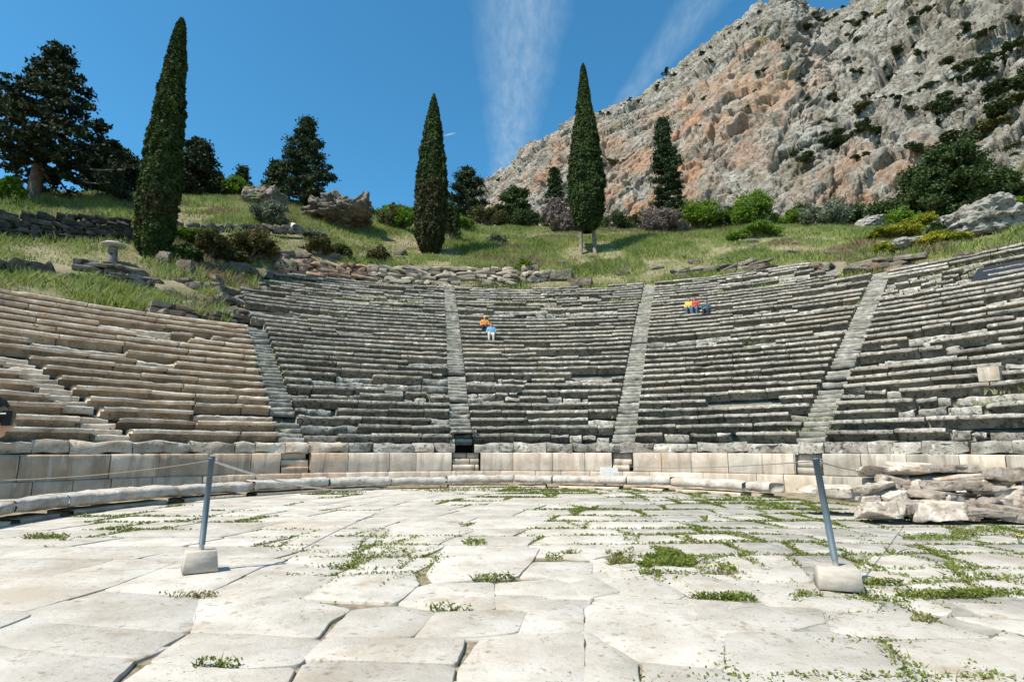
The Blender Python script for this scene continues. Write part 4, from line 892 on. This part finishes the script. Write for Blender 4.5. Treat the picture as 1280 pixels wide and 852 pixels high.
# outward normal approx
dU = np.gradient(Pm, axis=0); dV = np.gradient(Pm, axis=1); Nn = np.cross(dU, dV); Nn /= np.linalg.norm(Nn, axis=-1)[..., None]+1e-9
sg = np.sign((Nn*(-Pm)).sum(-1).mean()); Nn = Nn*sg
Pm2 = Pm+Nn*dis[..., None]*np.array([1, 1, .8])
def cliffcol(N, L, out, P, mixc, noisefac):
    # rust-coloured faces where the rock has broken away
    cur = out
    def ball(c, rad, col_, lo, hi, sc, seed):
        nonlocal cur
        vm = N.new('ShaderNodeVectorMath'); vm.operation = 'DISTANCE'; vm.inputs[1].default_value = tuple(c); L.new(P, vm.inputs[0])
        mr = N.new('ShaderNodeMapRange'); mr.inputs[1].default_value = rad; mr.inputs[2].default_value = rad*.25; L.new(vm.outputs['Value'], mr.inputs[0])
        f = noisefac(sc, lo, hi, seed=seed); mm = N.new('ShaderNodeMath'); mm.operation = 'MULTIPLY'; L.new(mr.outputs[0], mm.inputs[0]); L.new(f, mm.inputs[1])
        cur = mixc(mm.outputs[0], cur, col_)
    for k, (px, py, D_, rad, c_) in enumerate([(925, 125, 195, 26, (.50, .31, .20)), (870, 150, 180, 26, (.50, .30, .19)), (850, 200, 165, 26, (.46, .27, .17)), (960, 150, 185, 24, (.52, .35, .24)), (780, 235, 160, 26, (.46, .28, .18)), (665, 225, 200, 34, (.44, .27, .18)), (1110, 225, 150, 20, (.42, .27, .18)), (760, 190, 200, 20, (.42, .28, .19)), (1180, 60, 210, 16, (.44, .31, .22))]):
        ball(atD(px, py, D_), rad*1.2, c_, .48, .58, .09, k+20)
    return cur
M['cliff'] = mat('grey_limestone_cliff', [(.20, .185, .15), (.36, .335, .29), (.52, .49, .44)], scale=.16, detail=12, rough=.95, bump=1.0, bscale=1.3, bdist=1.2, cont=(.36, .64),
                 spots=[(.05, .52, .66, (.34, .30, .24)), (.9, .53, .60, (.13, .12, .09)), (2.2, .58, .64, (.11, .10, .075)), (.35, .62, .70, (.52, .49, .44)), (.10, .60, .68, (.22, .21, .10))], extra=cliffcol)
V = Pm2.reshape(-1, 3)
tag(mk('cliff_mountain', V, gridfaces(nu, len(vv)), M['cliff']), kind='structure')
# scrub on the cliff: prototype meshes shared by copies
def scrubmesh(seed, n=1500):
    r = np.random.default_rng(seed); lp = []
    for l in range(7):
        c = r.normal(size=3)*np.array([.55, .55, .22]); d = r.normal(size=(n//7, 3)); d /= np.linalg.norm(d, axis=1)[:, None]; lp.append(c+d*r.uniform(.3, 1, (n//7, 1))**.5*np.array([.5, .5, .38])*r.uniform(.7, 1.2))
    return leaves(np.concatenate(lp), .13, seed, None, 1, 1.6)
protos = []
for s in range(4):
    V_, F_ = scrubmesh(300+s); o = mk('scrub_bush', V_, F_, M['mshrub'] if s < 3 else M['mshrub2']); protos.append(o)
def grid_point(px, py):
    """nearest cliff surface point seen at a pixel"""
    P_ = Pm2; zz = P_[..., 2]-EYE; f = P_[..., 1]*math.cos(PITCH)+zz*math.sin(PITCH); u = -P_[..., 1]*math.sin(PITCH)+zz*math.cos(PITCH)
    sx = 640+F*P_[..., 0]/f; sy = 426-F*u/f; d = (sx-px)**2+(sy-py)**2+ (Vp > 1)*900
    i = np.unravel_index(np.argmin(d), d.shape); return P_[i]
scr = []
r5 = random.Random(5)
for px, py, s in [(913,38,3),(905,42,2.5),(1107,43,4),(1065,45,3.5),(1075,52,3),(1020,30,3),(1010,35,3),(887,78,2),(955,22,2.5),(1167,138,6),(1175,142,5),(1215,100,6),(1235,120,7),(1250,140,6),(1245,158,6),(1262,112,5),(1205,88,4),(1222,80,4),(1240,72,5),(1255,66,5),(1272,60,5),(1270,125,5),(1278,95,5),
                  (1000,205,5),(992,195,4),(1050,185,5),(1060,175,5),(1075,165,4),(1080,135,4),(1072,145,3),(1030,180,3),(1140,190,4),(1195,182,6),(1210,175,5),(1095,168,4),(765,203,3.5),(755,208,3),(860,165,2),(832,90,3),(1030,25,3),(1048,22,3),(1080,20,3),(1060,30,3),(1150,20,3.5),(1165,14,3.5),(1180,8,3.5),(1195,5,3),(1140,28,3),(1120,62,2.5),(1100,20,3),
                  (1110,100,3),(1160,110,3),(1130,120,2.5),(1000,100,2),(950,90,2),(980,60,2),(1060,75,2.5),(1190,75,3),(1230,45,3),(1210,40,3),(1265,30,3)]:
    scr.append((px, py, s))
for i in range(60):      # along the ridge
    a = r5.uniform(600, 1045) if i < 50 else r5.uniform(700, 850); b = np.interp(a, [s[0] for s in SIL], [s[1] for s in SIL]); scr.append((a, b+r5.uniform(2, 7), r5.uniform(1.4, 3.0)))
for i in range(46):
    a = r5.uniform(1000, 1280); scr.append((a, r5.uniform(0, 200), r5.uniform(1.2, 3)))
for i in range(24):
    a = r5.uniform(700, 1000); b = np.interp(a, [s[0] for s in SIL], [s[1] for s in SIL]); scr.append((a, b+r5.uniform(10, 120), r5.uniform(.8, 1.7)))
used = [False]*4
for k, (px, py, s) in enumerate(scr):
    g = grid_point(px, py); w = 3 if (k % 7 == 0) else r5.randrange(3)
    o = protos[w]
    if used[w]: o = o.copy(); col.objects.link(o)
    used[w] = True
    o.location = tuple(g+np.array([0, -.2, s*.1])); s *= .60; o.scale = (s*r5.uniform(.9, 1.4), s*r5.uniform(.9, 1.3), s*r5.uniform(.6, .85)); o.rotation_euler = (0, 0, r5.uniform(0, 6))
    if w == 3: tag(o, 'olive brown scrub bush clinging to the grey cliff', 'bush', 'olive scrub bushes on the cliff')
    else: tag(o, 'dark green scrub bush clinging to the grey cliff', 'bush', 'dark scrub bushes on the cliff')
for i, u_ in enumerate(used):
    if not u_: bpy.data.objects.remove(protos[i])

# ------------------------------------------------------------------ posts and ropes
def boxV(sx, sy, sz, top=1., bev=.005):
    o = []
    for z, k in ((0, 1), (bev, 1.0), (sz-bev, top), (sz, top)):
        ins = bev if z in (0, sz) else 0
        ax, ay = sx/2*k-ins, sy/2*k-ins; c = bev
        o += [(-ax+c, -ay, z), (ax-c, -ay, z), (ax, -ay+c, z), (ax, ay-c, z), (ax-c, ay, z), (-ax+c, ay, z), (-ax, ay-c, z), (-ax, -ay+c, z)]
    return np.array(o), [gridfaces(4, 8, True)[:, ::-1], np.array([[7, 6, 5, 4, 3, 2, 1, 0], [24, 25, 26, 27, 28, 29, 30, 31]])]
def rotz(V, a): c, s = math.cos(a), math.sin(a); return V@np.array([[c, s, 0], [-s, c, 0], [0, 0, 1]])
def post(p, ang, toppx, label, sx, sy, h, topk):
    root = empty('barrier_post', (p[0], p[1], .012), label, 'barrier post', 'rope barrier posts')
    V_, F_ = boxV(sx, sy, h, topk); mk('base_block', rotz(V_, ang)+np.array([p[0], p[1], .012]), F_, M['concrete'], root)
    b = np.array([p[0], p[1], h]); d = ray(*toppx); t_ = (p[1])/d[1]; top = d*t_+[0, 0, EYE]
    mk('socket', *tube([b-[0, 0, .02], b+(top-b)*.09], .026, 12), M['zinc'], root, True)
    mk('pole', *tube([b+(top-b)*.07, b+(top-b)*.98], .031, 16), M['steel'], root, True)
    mk('cap', *tube([b+(top-b)*.975, b+(top-b)*1.0], .034, 16), M['steel'], root, True)
    e = b+(top-b)*.955; a = np.linspace(0, 2*PI, 13); ring = np.stack([e[0]+.05+.018*np.cos(a), e[1]+0*a, e[2]+.018*np.sin(a)], 1); mk('rope_eye', *tube(ring, .004, 6, False), M['zinc'], root, True)
    return top, b
pL = onz(249, 714, 0); pR = onz(1048, 735, 0)
topL, bL = post(pL, .55, (265, 570), 'blue grey steel post in a concrete block on the left paving', .34, .30, .21, .86)
topR, bR = post(pR, -.35, (1019, 570), 'slightly leaning blue grey post in a concrete block on the right paving', .38, .34, .19, .9)
def catena(a, b, sag, n=24):
    s = np.linspace(0, 1, n)[:, None]; P_ = np.array(a)*(1-s)+np.array(b)*s; P_[:, 2] -= 4*sag*(s[:, 0]*(1-s[:, 0])); return P_
def rope(a, b, sag, rad, m, label):
    P_ = catena(a, b, sag); tag(mk('rope', *tube(P_, rad, 6), M[m], loc=tuple(P_[0])), label, 'rope', 'barrier ropes')
e = topL*.955+bL*.045
d = ray(0, 600); rope(e, d*(6.0/d[1])+[0, 0, EYE], .04, .006, 'darkrope', 'weathered rope running from the left post out past the left edge')
d = ray(452, 611); rope(e, d*(12.0/d[1])+[0, 0, EYE], .12, .012, 'rope', 'pale rope sagging from the left post back towards the kerb')
e = topR*.955+bR*.045
d = ray(780, 582); rope(e, d*(15.5/d[1])+[0, 0, EYE], .06, .0055, 'darkrope', 'weathered rope running from the right post back to the left')
d = ray(1120, 592); rope(e, d*(11.6/d[1])+[0, 0, EYE], .05, .0055, 'darkrope', 'weathered rope running from the right post to the rubble heap')

# ------------------------------------------------------------------ small hillside things
p = hp(139, 330); s_ = hit(139, 330)[1]/711
root = empty('garden_lamp', p, 'squat pedestal lamp with a wide round pale cap at the left', 'lamp')
a = np.linspace(0, 2*PI, 20, endpoint=False)
def lathe(name, pr, m, root, p): 
    V_ = np.array([[(p[0]+r_*math.cos(t_), p[1]+r_*math.sin(t_), p[2]+z_) for t_ in a] for r_, z_ in pr]).reshape(-1, 3); n_ = len(pr)
    return mk(name, V_, [gridfaces(n_, 20, True)[:, ::-1]], M[m], root, True)
topz = atD(139, 304, s_*711)[2]-p[2]
lathe('pedestal', [(.26, -.1), (.24, topz*.5), (.2, topz*.82), (.12, topz*.9)], 'outcrop', root, p)
lathe('cap', [(0.001, topz*.86), (.55, topz*.88), (.60, topz*.93), (.42, topz*1.03), (.2, topz*1.08), (.001, topz*1.09)], 'lampgrey', root, p)
p = hp(366, 292); root = empty('floodlight', p, 'small white floodlight on a short stand near the craggy outcrop', 'lamp')
lathe('stand', [(.08, -.1), (.07, .35), (.05, .4)], 'zinc', root, p)
V_, F_ = boxV(.45, .3, .5, .8, .04); mk('lamp_head', rotz(V_, .5)+p+[0, 0, .4], F_, M['white'], root)
# black sheet on the right seats
c0, _ = cone_hit(1266, 345); th0 = math.atan2(c0[0]-CX, c0[1]-CY); r0 = math.hypot(c0[0]-CX, c0[1]-CY)
ns = 30; ss = np.linspace(-1.3, 1.3, ns)/r0; ds = np.linspace(-.35, 1.1, 20); SS, DS = np.meshgrid(ss, ds, indexing='ij')
rx = r0+DS+SS*r0*.1; Zb = rowheight(rx)+.25+.06*fbm(P3(SS*r0, DS), .5, 3, 4); Xb, Yb = pol(CX, CY, rx, th0+SS)
Vb = np.stack([Xb, Yb, Zb], -1).reshape(-1, 3); Vb2 = Vb-[0, 0, .03]; ff = gridfaces(ns, 20)
tag(mk('black_sheet', np.concatenate([Vb, Vb2]), np.concatenate([ff, ff[:, ::-1]+len(Vb)]), M['black'], loc=tuple(c0)), 'crumpled black plastic sheet draped over the right seats', 'plastic sheet')

# flowers
def flower(px, py, z, label, n=3):
    p = onz(px, py, z) if z >= 0 else onz(px, py, 0); b = np.array([p[0], p[1], 0.]); root = empty('wildflower', b, label, 'flower', 'yellow wildflowers')
    for q in range(n):
        o = np.array([random.gauss(0, .02), random.gauss(0, .02), 0]); tp = b+o*1.6+[0, 0, z+random.uniform(-.01, .02)]
        mk('stem', *tube([b+o*.3-[0, 0, .02], (b+tp)/2+[.004, 0, 0], tp], .002, 5), M['stem'], root)
        mb = MB()
        for k in range(6):
            an = k*PI/3; d_ = np.array([math.cos(an), math.sin(an), .25]); s_ = np.array([-math.sin(an), math.cos(an), 0])*.008
            mb.add(np.array([tp, tp+d_*.010+s_, tp+d_*.02, tp+d_*.010-s_, ]), np.array([[0, 1, 2, 3]]))
        mb.build('blossom', M['petal'], root)
flower(890, 705, .07, 'yellow wildflowers in the weeds right of the large green patch', 4)
flower(921, 706, .07, 'pair of yellow wildflowers on the slab left of the right post', 3)
flower(1272, 668, .12, 'yellow wildflowers at the foot of the rubble heap at the right edge', 9)

# ------------------------------------------------------------------ people
def skin_arrays(verts, edges, radii, roots, sub=2):
    me = bpy.data.meshes.new('tmp'); me.from_pydata([tuple(v) for v in verts], edges, []); o = bpy.data.objects.new('tmp', me); col.objects.link(o)
    md = o.modifiers.new('s', 'SKIN'); md.use_smooth_shade = True
    if not me.skin_vertices: me.skin_vertices.new()
    sv = me.skin_vertices[0].data
    for i, r_ in enumerate(radii): sv[i].radius = (r_, r_) if np.isscalar(r_) else r_; sv[i].use_root = i in roots
    s = o.modifiers.new('u', 'SUBSURF'); s.levels = sub; s.render_levels = sub
    dg = bpy.context.evaluated_depsgraph_get(); ev = o.evaluated_get(dg).to_mesh()
    V_ = np.array([v.co[:] for v in ev.vertices]); fs = {}
    for p_ in ev.polygons: fs.setdefault(len(p_.vertices), []).append(list(p_.vertices))
    bpy.data.objects.remove(o)
    return V_, [np.array(f) for f in fs.values()]
def headV(c, s=1., fwd=(0, -1)):
    """head with brow, nose, mouth, chin, ears facing local -y"""
    n, k = 40, 56; la = np.linspace(-PI/2, PI/2, n); lo = np.linspace(0, 2*PI, k, endpoint=False); A, B = np.meshgrid(la, lo, indexing='ij')
    x = np.cos(A)*np.sin(B); y = -np.cos(A)*np.cos(B); z = np.sin(A)
    jaw = np.clip(-z, 0, 1); X = x*.076*(1-.32*jaw); Y = y*.096*(1-.1*jaw)-.012*jaw; Z = z*.118
    fr = np.clip(-y, 0, 1)
    g = lambda x0, z0, sx, sz: np.exp(-((x-x0)/sx)**2-((z-z0)/sz)**2)*(fr > .2)
    Y = Y-.026*g(0, -.12, .10, .16)-.012*g(0, .08, .09, .2)+.014*g(.38, .06, .17, .12)+.014*g(-.38, .06, .17, .12)-.008*g(0, -.48, .22, .07)+.005*g(0, -.55, .3, .04)-.01*g(0, -.82, .25, .15)-.005*g(0, .22, .6, .1)
    X = X+np.sign(x)*.014*np.exp(-((y-.08)/.14)**2-((z+.02)/.22)**2)
    V_ = np.stack([X, Y, Z], -1).reshape(-1, 3)*s
    a_ = math.atan2(fwd[0], -fwd[1]); return rotz(V_, a_)+np.array(c), [gridfaces(n, k, True)]
def hairV(c, s=1., fwd=(0, -1)):
    n, k = 30, 48; la = np.linspace(-.55, PI/2, n); lo = np.linspace(0, 2*PI, k, endpoint=False); A, B = np.meshgrid(la, lo, indexing='ij')
    y = -np.cos(A)*np.cos(B); lim = np.maximum(A, -.55+1.05*np.clip(-y+.25, 0, .95))
    x = np.cos(lim)*np.sin(B); y = -np.cos(lim)*np.cos(B); z = np.sin(lim); w = 1+.05*fbm(np.stack([x, y, z], -1), .3, 2, 3)
    V_ = np.stack([x*.088*w, np.where(y < 0, y*.104, y*.112)*w+.004, z*.132*w], -1).reshape(-1, 3)*s; a_ = math.atan2(fwd[0], -fwd[1]); return rotz(V_, a_)+np.array(c), [gridfaces(n, k, True)]
def person(loc, yaw, label, top, bottom, pose='sit', hat=None, s=1., group='visitors sitting on the seats', pack=None, lean=0.):
    """figure built facing -y, then turned by yaw; loc = point between the feet / below the hips"""
    if pose == 'sit': hip = .12; P_ = dict(pel=(0, .0, .12), ch=(0, .03-lean, .42), nk=(0, .01-lean, .60), hd=(0, -.01-lean, .70)); kn = (-.42, .10, -.36); 
    else: hip = .90; P_ = dict(pel=(0, .04, .90), ch=(0, .03, 1.18), nk=(0, -.07, 1.375), hd=(0, -.135, 1.48))
    vs = [P_['pel'], P_['ch'], P_['nk'], (P_['hd'][0], P_['hd'][1], P_['hd'][2]-.05)]; ra = [(.15, .115), (.155, .11), (.055, .055), (.06, .06)]; ed = [(0, 1), (1, 2), (2, 3)]
    legs = []; arms = []; hands = []
    for sg in (-1, 1):
        b = len(vs)
        if pose == 'sit': pts = [(sg*.10, -.04, hip), (sg*.13, -.42, hip+.04), (sg*.12, -.40, hip-.40), (sg*.12, -.56, hip-.43)]
        else: pts = [(sg*.10, 0, hip-.08), (sg*.11, -.02, .48), (sg*.11, .02, .09), (sg*.12, -.14, .03)]
        vs += pts; ra += [.088, .06, .042, .036]; ed += [(0, b), (b, b+1), (b+1, b+2), (b+2, b+3)]; legs.append(pts)
        b = len(vs); c = P_['ch']
        if pose == 'sit': pts = [(sg*.18, c[1], c[2]+.10), (sg*.25, c[1]-.06, c[2]-.16), (sg*.10, c[1]-.28, c[2]-.18), (sg*.06, c[1]-.36, c[2]-.17)]
        else: pts = [(sg*.18, c[1], c[2]+.12), (sg*.25, c[1]-.15, c[2]-.16), (sg*.13, c[1]-.14, c[2]+.06), (sg*.11, c[1]-.13, c[2]+.12)]
        vs += pts; ra += [.055, .042, .03, .028]; ed += [(1, b), (b, b+1), (b+1, b+2), (b+2, b+3)]; arms.append(pts)
        h = np.array(pts[3]); dirh = np.array(pts[3])-np.array(pts[2]); dirh /= np.linalg.norm(dirh)
        for q in range(5):
            b = len(vs); lat = (q-2)*.017; L_ = (.045, .07, .078, .072, .055)[q]
            if q == 0: lat = -.03
            o = np.array([lat, 0, 0]); vs += [tuple(h+o*.7), tuple(h+o+dirh*L_*.6+[0, 0, .004]), tuple(h+o*1.05+dirh*L_+[0, 0, -.016])]; ra += [.010, .009, .007]; ed += [(b, b+1), (b+1, b+2)]; hands.append(b)
    V_, F_ = skin_arrays(np.array(vs), ed, ra, [0]+hands, 1 if s < 1.01 and pose == 'sit' else 2)
    mb = MB(); mb.add(V_, F_); hv, hf = headV(P_['hd'], 1.0); mb.add(hv, hf)
    loc = np.array(loc, float); T = lambda V: rotz(np.asarray(V)*s, yaw)+loc
    root = tag(mk('person', T(mb.V_()), mb.F_(), M['skin'], smooth=True, loc=tuple(loc)), label, 'person', group)
    # clothing: slightly larger skins
    tv = [P_['pel'], P_['ch'], (P_['nk'][0], P_['nk'][1], P_['nk'][2]-.06)]; tr_ = [(.165, .13), (.175, .13), (.07, .07)]; te_ = [(0, 1), (1, 2)]
    for pts in arms:
        b = len(tv); tv += pts[:3]; tr_ += [.07, .056, .042]; te_ += [(1, b), (b, b+1), (b+1, b+2)]
    V_, F_ = skin_arrays(np.array(tv), te_, tr_, [0], 2); mk('shirt', T(V_), F_, M[top], root, True)
    tv = [P_['pel']]; tr_ = [(.162, .128)]; te_ = []
    for pts in legs:
        b = len(tv); tv += pts[:3]; tr_ += [.102, .076, .058]; te_ += [(0, b), (b, b+1), (b+1, b+2)]
    V_, F_ = skin_arrays(np.array(tv), te_, tr_, [0], 2); mk('trousers', T(V_), F_, M[bottom], root, True)
    hv, hf = hairV(P_['hd']); mk('hair', T(hv), hf, M[hat or 'hair'], root, True)
    if pack:
        pv, pf = rockV((.34, .24, .46), 3.3, .6, 9, .03); mk('backpack', T(pv+np.array([0, P_['ch'][1]+.2, P_['ch'][2]])), pf, M[pack], root, True)
    return root, T, P_
def seatpos(px, py, dz=0.):
    p, r_ = cone_hit(px, py); i = max(0, round((r_-R0)/DR)); r2 = R0+i*DR+.22; th_ = math.atan2(p[0]-CX, p[1]-CY)
    return np.array([CX+r2*math.sin(th_), CY+r2*math.cos(th_), Z0+(i+1)*DZ-.02+dz]), th_
for px, py, lab, top, bot, hat in [(606, 418, 'person in an orange top with a yellow cap sitting in the middle wedge', 'orange', 'navy', 'yellow'), (614, 425, 'person in a light blue top sitting just below the orange one', 'ltblue', 'cream', None),
                              (862, 395, 'person in a yellow top at the left of the three on the right seats', 'yellow', 'jeans', None), (869, 394, 'person in a red top between the yellow and the teal ones', 'red', 'jeans', None), (883, 398, 'person in a dark teal jacket at the right of the three on the seats', 'teal', 'navy', None)]:
    p, th_ = seatpos(px, py); person(p, -th_, lab, top, bot, 'sit', hat, s=1.0, lean=.06)
# person at the left edge, seen from behind the shoulder
Yp = 2.15; d = ray(-30, 526); hc = d*(Yp/d[1])+[0, 0, EYE]
sc_ = .94; yaw = R(126)
hd_off = rotz(np.array([[0, -.135, 1.48]])*sc_, yaw)[0]
loc = np.array([hc[0]-hd_off[0], hc[1]-hd_off[1], 0.012])
root, T, PP = person(loc, yaw, 'person with dark hair and large black sunglasses cut off by the left edge', 'darkgreen', 'navy', 'stand', None, s=sc_, group='visitor near the camera')
gl = MB(); GO = np.array([0, -.125, -.04])
for sg in (-1, 1):
    V_, F_ = rockV((.070, .03, .060), 2+sg, .93, 13, .0); gl.add(V_+np.array([sg*.036, -.108, 1.53])+GO, F_)
    gl.add(*tube(np.array([(sg*.066, -.10, 1.54), (sg*.088, -.05, 1.54), (sg*.088, .03, 1.53)])+GO, [.012, .009, .006], 6))
gl.add(*tube(np.array([(-.02, -.112, 1.545), (0, -.116, 1.55), (.02, -.112, 1.545)])+GO, .004, 6))
mk('sunglasses', T(gl.V_()), gl.F_(), M['glasses'], root, True)

# ------------------------------------------------------------------ camera, light, sky
cam = bpy.data.cameras.new('camera'); co = bpy.data.objects.new('camera', cam); col.objects.link(co)
cam.sensor_width = 36; cam.lens = 36*F/1280; cam.clip_start = .05; cam.clip_end = 6000
co.location = (0, 0, EYE); co.rotation_euler = (PI/2+PITCH, 0, 0); scene.camera = co
SE = R(55); sdir = Vector((-.80*math.cos(SE), -.60*math.cos(SE), math.sin(SE)))
sl = bpy.data.lights.new('sun', 'SUN'); so = bpy.data.objects.new('sun', sl); col.objects.link(so); sl.energy = 5; sl.angle = R(.53); sl.color = (1, .925, .80)
so.rotation_euler = sdir.to_track_quat('Z', 'Y').to_euler(); so.location = (0, 0, 60)
w = bpy.data.worlds.new('World'); scene.world = w; w.use_nodes = True; N = w.node_tree.nodes; L = w.node_tree.links
bg = N['Background']; bg.inputs[1].default_value = .105
sky = N.new('ShaderNodeTexSky'); sky.sky_type = 'NISHITA'; sky.sun_disc = False; sky.sun_elevation = SE; sky.sun_rotation = math.atan2(-.8, -.6); sky.altitude = 600; sky.air_density = 1.0; sky.dust_density = .4; sky.ozone_density = 2.2
hs = N.new('ShaderNodeHueSaturation'); hs.inputs['Saturation'].default_value = 1.15; hs.inputs['Value'].default_value = 1.0; hs.inputs['Hue'].default_value = .487; L.new(sky.outputs[0], hs.inputs['Color']); tint = N.new('ShaderNodeMix'); tint.data_type = 'RGBA'; tint.blend_type = 'MULTIPLY'; tint.inputs[0].default_value = 1; tint.inputs[7].default_value = (.74, 1.24, 1.36, 1); L.new(hs.outputs[0], tint.inputs[6])
tc = N.new('ShaderNodeTexCoord'); sx = N.new('ShaderNodeSeparateXYZ'); L.new(tc.outputs['Generated'], sx.inputs[0])
def mth(op, a, b=None, c=None, clampv=False):
    m_ = N.new('ShaderNodeMath'); m_.operation = op; m_.use_clamp = clampv
    for i, v in enumerate((a, b, c)):
        if v is None: continue
        if isinstance(v, (int, float)): m_.inputs[i].default_value = v
        else: L.new(v, m_.inputs[i])
    return m_.outputs[0]
zc = mth('MAXIMUM', sx.outputs[2], .03); cxn = mth('DIVIDE', sx.outputs[0], zc); cyn = mth('DIVIDE', sx.outputs[1], zc)
cmb = N.new('ShaderNodeCombineXYZ'); L.new(cxn, cmb.inputs[0]); L.new(cyn, cmb.inputs[1])
def pl(px, py): d = ray(px, py); return np.array([d[0]/d[2], d[1]/d[2]])
tot = None
def band(eL0, eL1, eR0, eR1, strength, seed, soft=.35):
    global tot
    a = (pl(*eL0)+pl(*eR0))/2; b = (pl(*eL1)+pl(*eR1))/2; u = (b-a)/np.linalg.norm(b-a); nn = np.array([-u[1], u[0]])
    wa = abs((pl(*eR0)-pl(*eL0))@nn)/2; wb = abs((pl(*eR1)-pl(*eL1))@nn)/2; L_ = float(np.linalg.norm(b-a))
    s = mth('ADD', mth('MULTIPLY', mth('SUBTRACT', cxn, float(a[0])), float(u[0])), mth('MULTIPLY', mth('SUBTRACT', cyn, float(a[1])), float(u[1])))
    t = mth('ADD', mth('MULTIPLY', mth('SUBTRACT', cxn, float(a[0])), float(nn[0])), mth('MULTIPLY', mth('SUBTRACT', cyn, float(a[1])), float(nn[1])))
    nzn = N.new('ShaderNodeTexNoise'); nzn.inputs['Scale'].default_value = 9; nzn.inputs['Detail'].default_value = 8; L.new(cmb.outputs[0], nzn.inputs['Vector'])
    wid = mth('MULTIPLY_ADD', s, (wb-wa)/L_, wa); wid = mth('MAXIMUM', wid, .01)
    d_ = mth('DIVIDE', mth('ABSOLUTE', t), wid); d_ = mth('ADD', d_, mth('MULTIPLY', mth('SUBTRACT', nzn.outputs['Fac'], .5), .5))
    m_ = mth('MULTIPLY', mth('SUBTRACT', 1.12, d_), 1/soft, None, True)
    wv = N.new('ShaderNodeTexNoise'); wv.inputs['Scale'].default_value = 26; wv.inputs['Detail'].default_value = 6; wv.inputs['Roughness'].default_value = .6
    mp = N.new('ShaderNodeMapping'); mp.inputs['Rotation'].default_value = (0, 0, -math.atan2(u[1], u[0])+.5); mp.inputs['Scale'].default_value = (1.6, .6, 1); L.new(cmb.outputs[0], mp.inputs[0]); L.new(mp.outputs[0], wv.inputs['Vector'])
    tex = mth('MULTIPLY_ADD', wv.outputs['Fac'], 1.6, -.15, True)
    m_ = mth('MULTIPLY', mth('MULTIPLY', m_, tex), strength)
    tot = m_ if tot is None else mth('MAXIMUM', tot, m_)
band((592, 0), (613, 215), (716, 0), (660, 215), .46, 1, .8)
band((838, 10), (768, 125), (905, 10), (800, 125), .30, 2, .8)
# small bright wisp
wp = pl(562, 168); we = pl(572, 166)-pl(552, 171); we_n = we/np.linalg.norm(we); wn = np.array([-we_n[1], we_n[0]])
s1 = mth('ADD', mth('MULTIPLY', mth('SUBTRACT', cxn, float(wp[0])), float(we_n[0])), mth('MULTIPLY', mth('SUBTRACT', cyn, float(wp[1])), float(we_n[1])))
t1 = mth('ADD', mth('MULTIPLY', mth('SUBTRACT', cxn, float(wp[0])), float(wn[0])), mth('MULTIPLY', mth('SUBTRACT', cyn, float(wp[1])), float(wn[1])))
dd = mth('ADD', mth('POWER', mth('DIVIDE', mth('ABSOLUTE', s1), float(np.linalg.norm(we))*.45), 2), mth('POWER', mth('DIVIDE', mth('ABSOLUTE', t1), float(np.linalg.norm(we))*.09), 2))
tot = mth('MAXIMUM', tot, mth('MULTIPLY', mth('SUBTRACT', 1, dd), .7, None, True))
mx = N.new('ShaderNodeMix'); mx.data_type = 'RGBA'; L.new(tot, mx.inputs[0]); L.new(tint.outputs[2], mx.inputs[6]); mx.inputs[7].default_value = (3.6, 4.6, 5.4, 1)
L.new(mx.outputs[2], bg.inputs[0])
scene.view_settings.view_transform = 'Standard'; scene.view_settings.look = 'None'; scene.view_settings.exposure = .50; scene.view_settings.gamma = 1
scene.render.engine = 'CYCLES'; scene.cycles.max_bounces = 5; scene.cycles.diffuse_bounces = 2; scene.cycles.transparent_max_bounces = 6
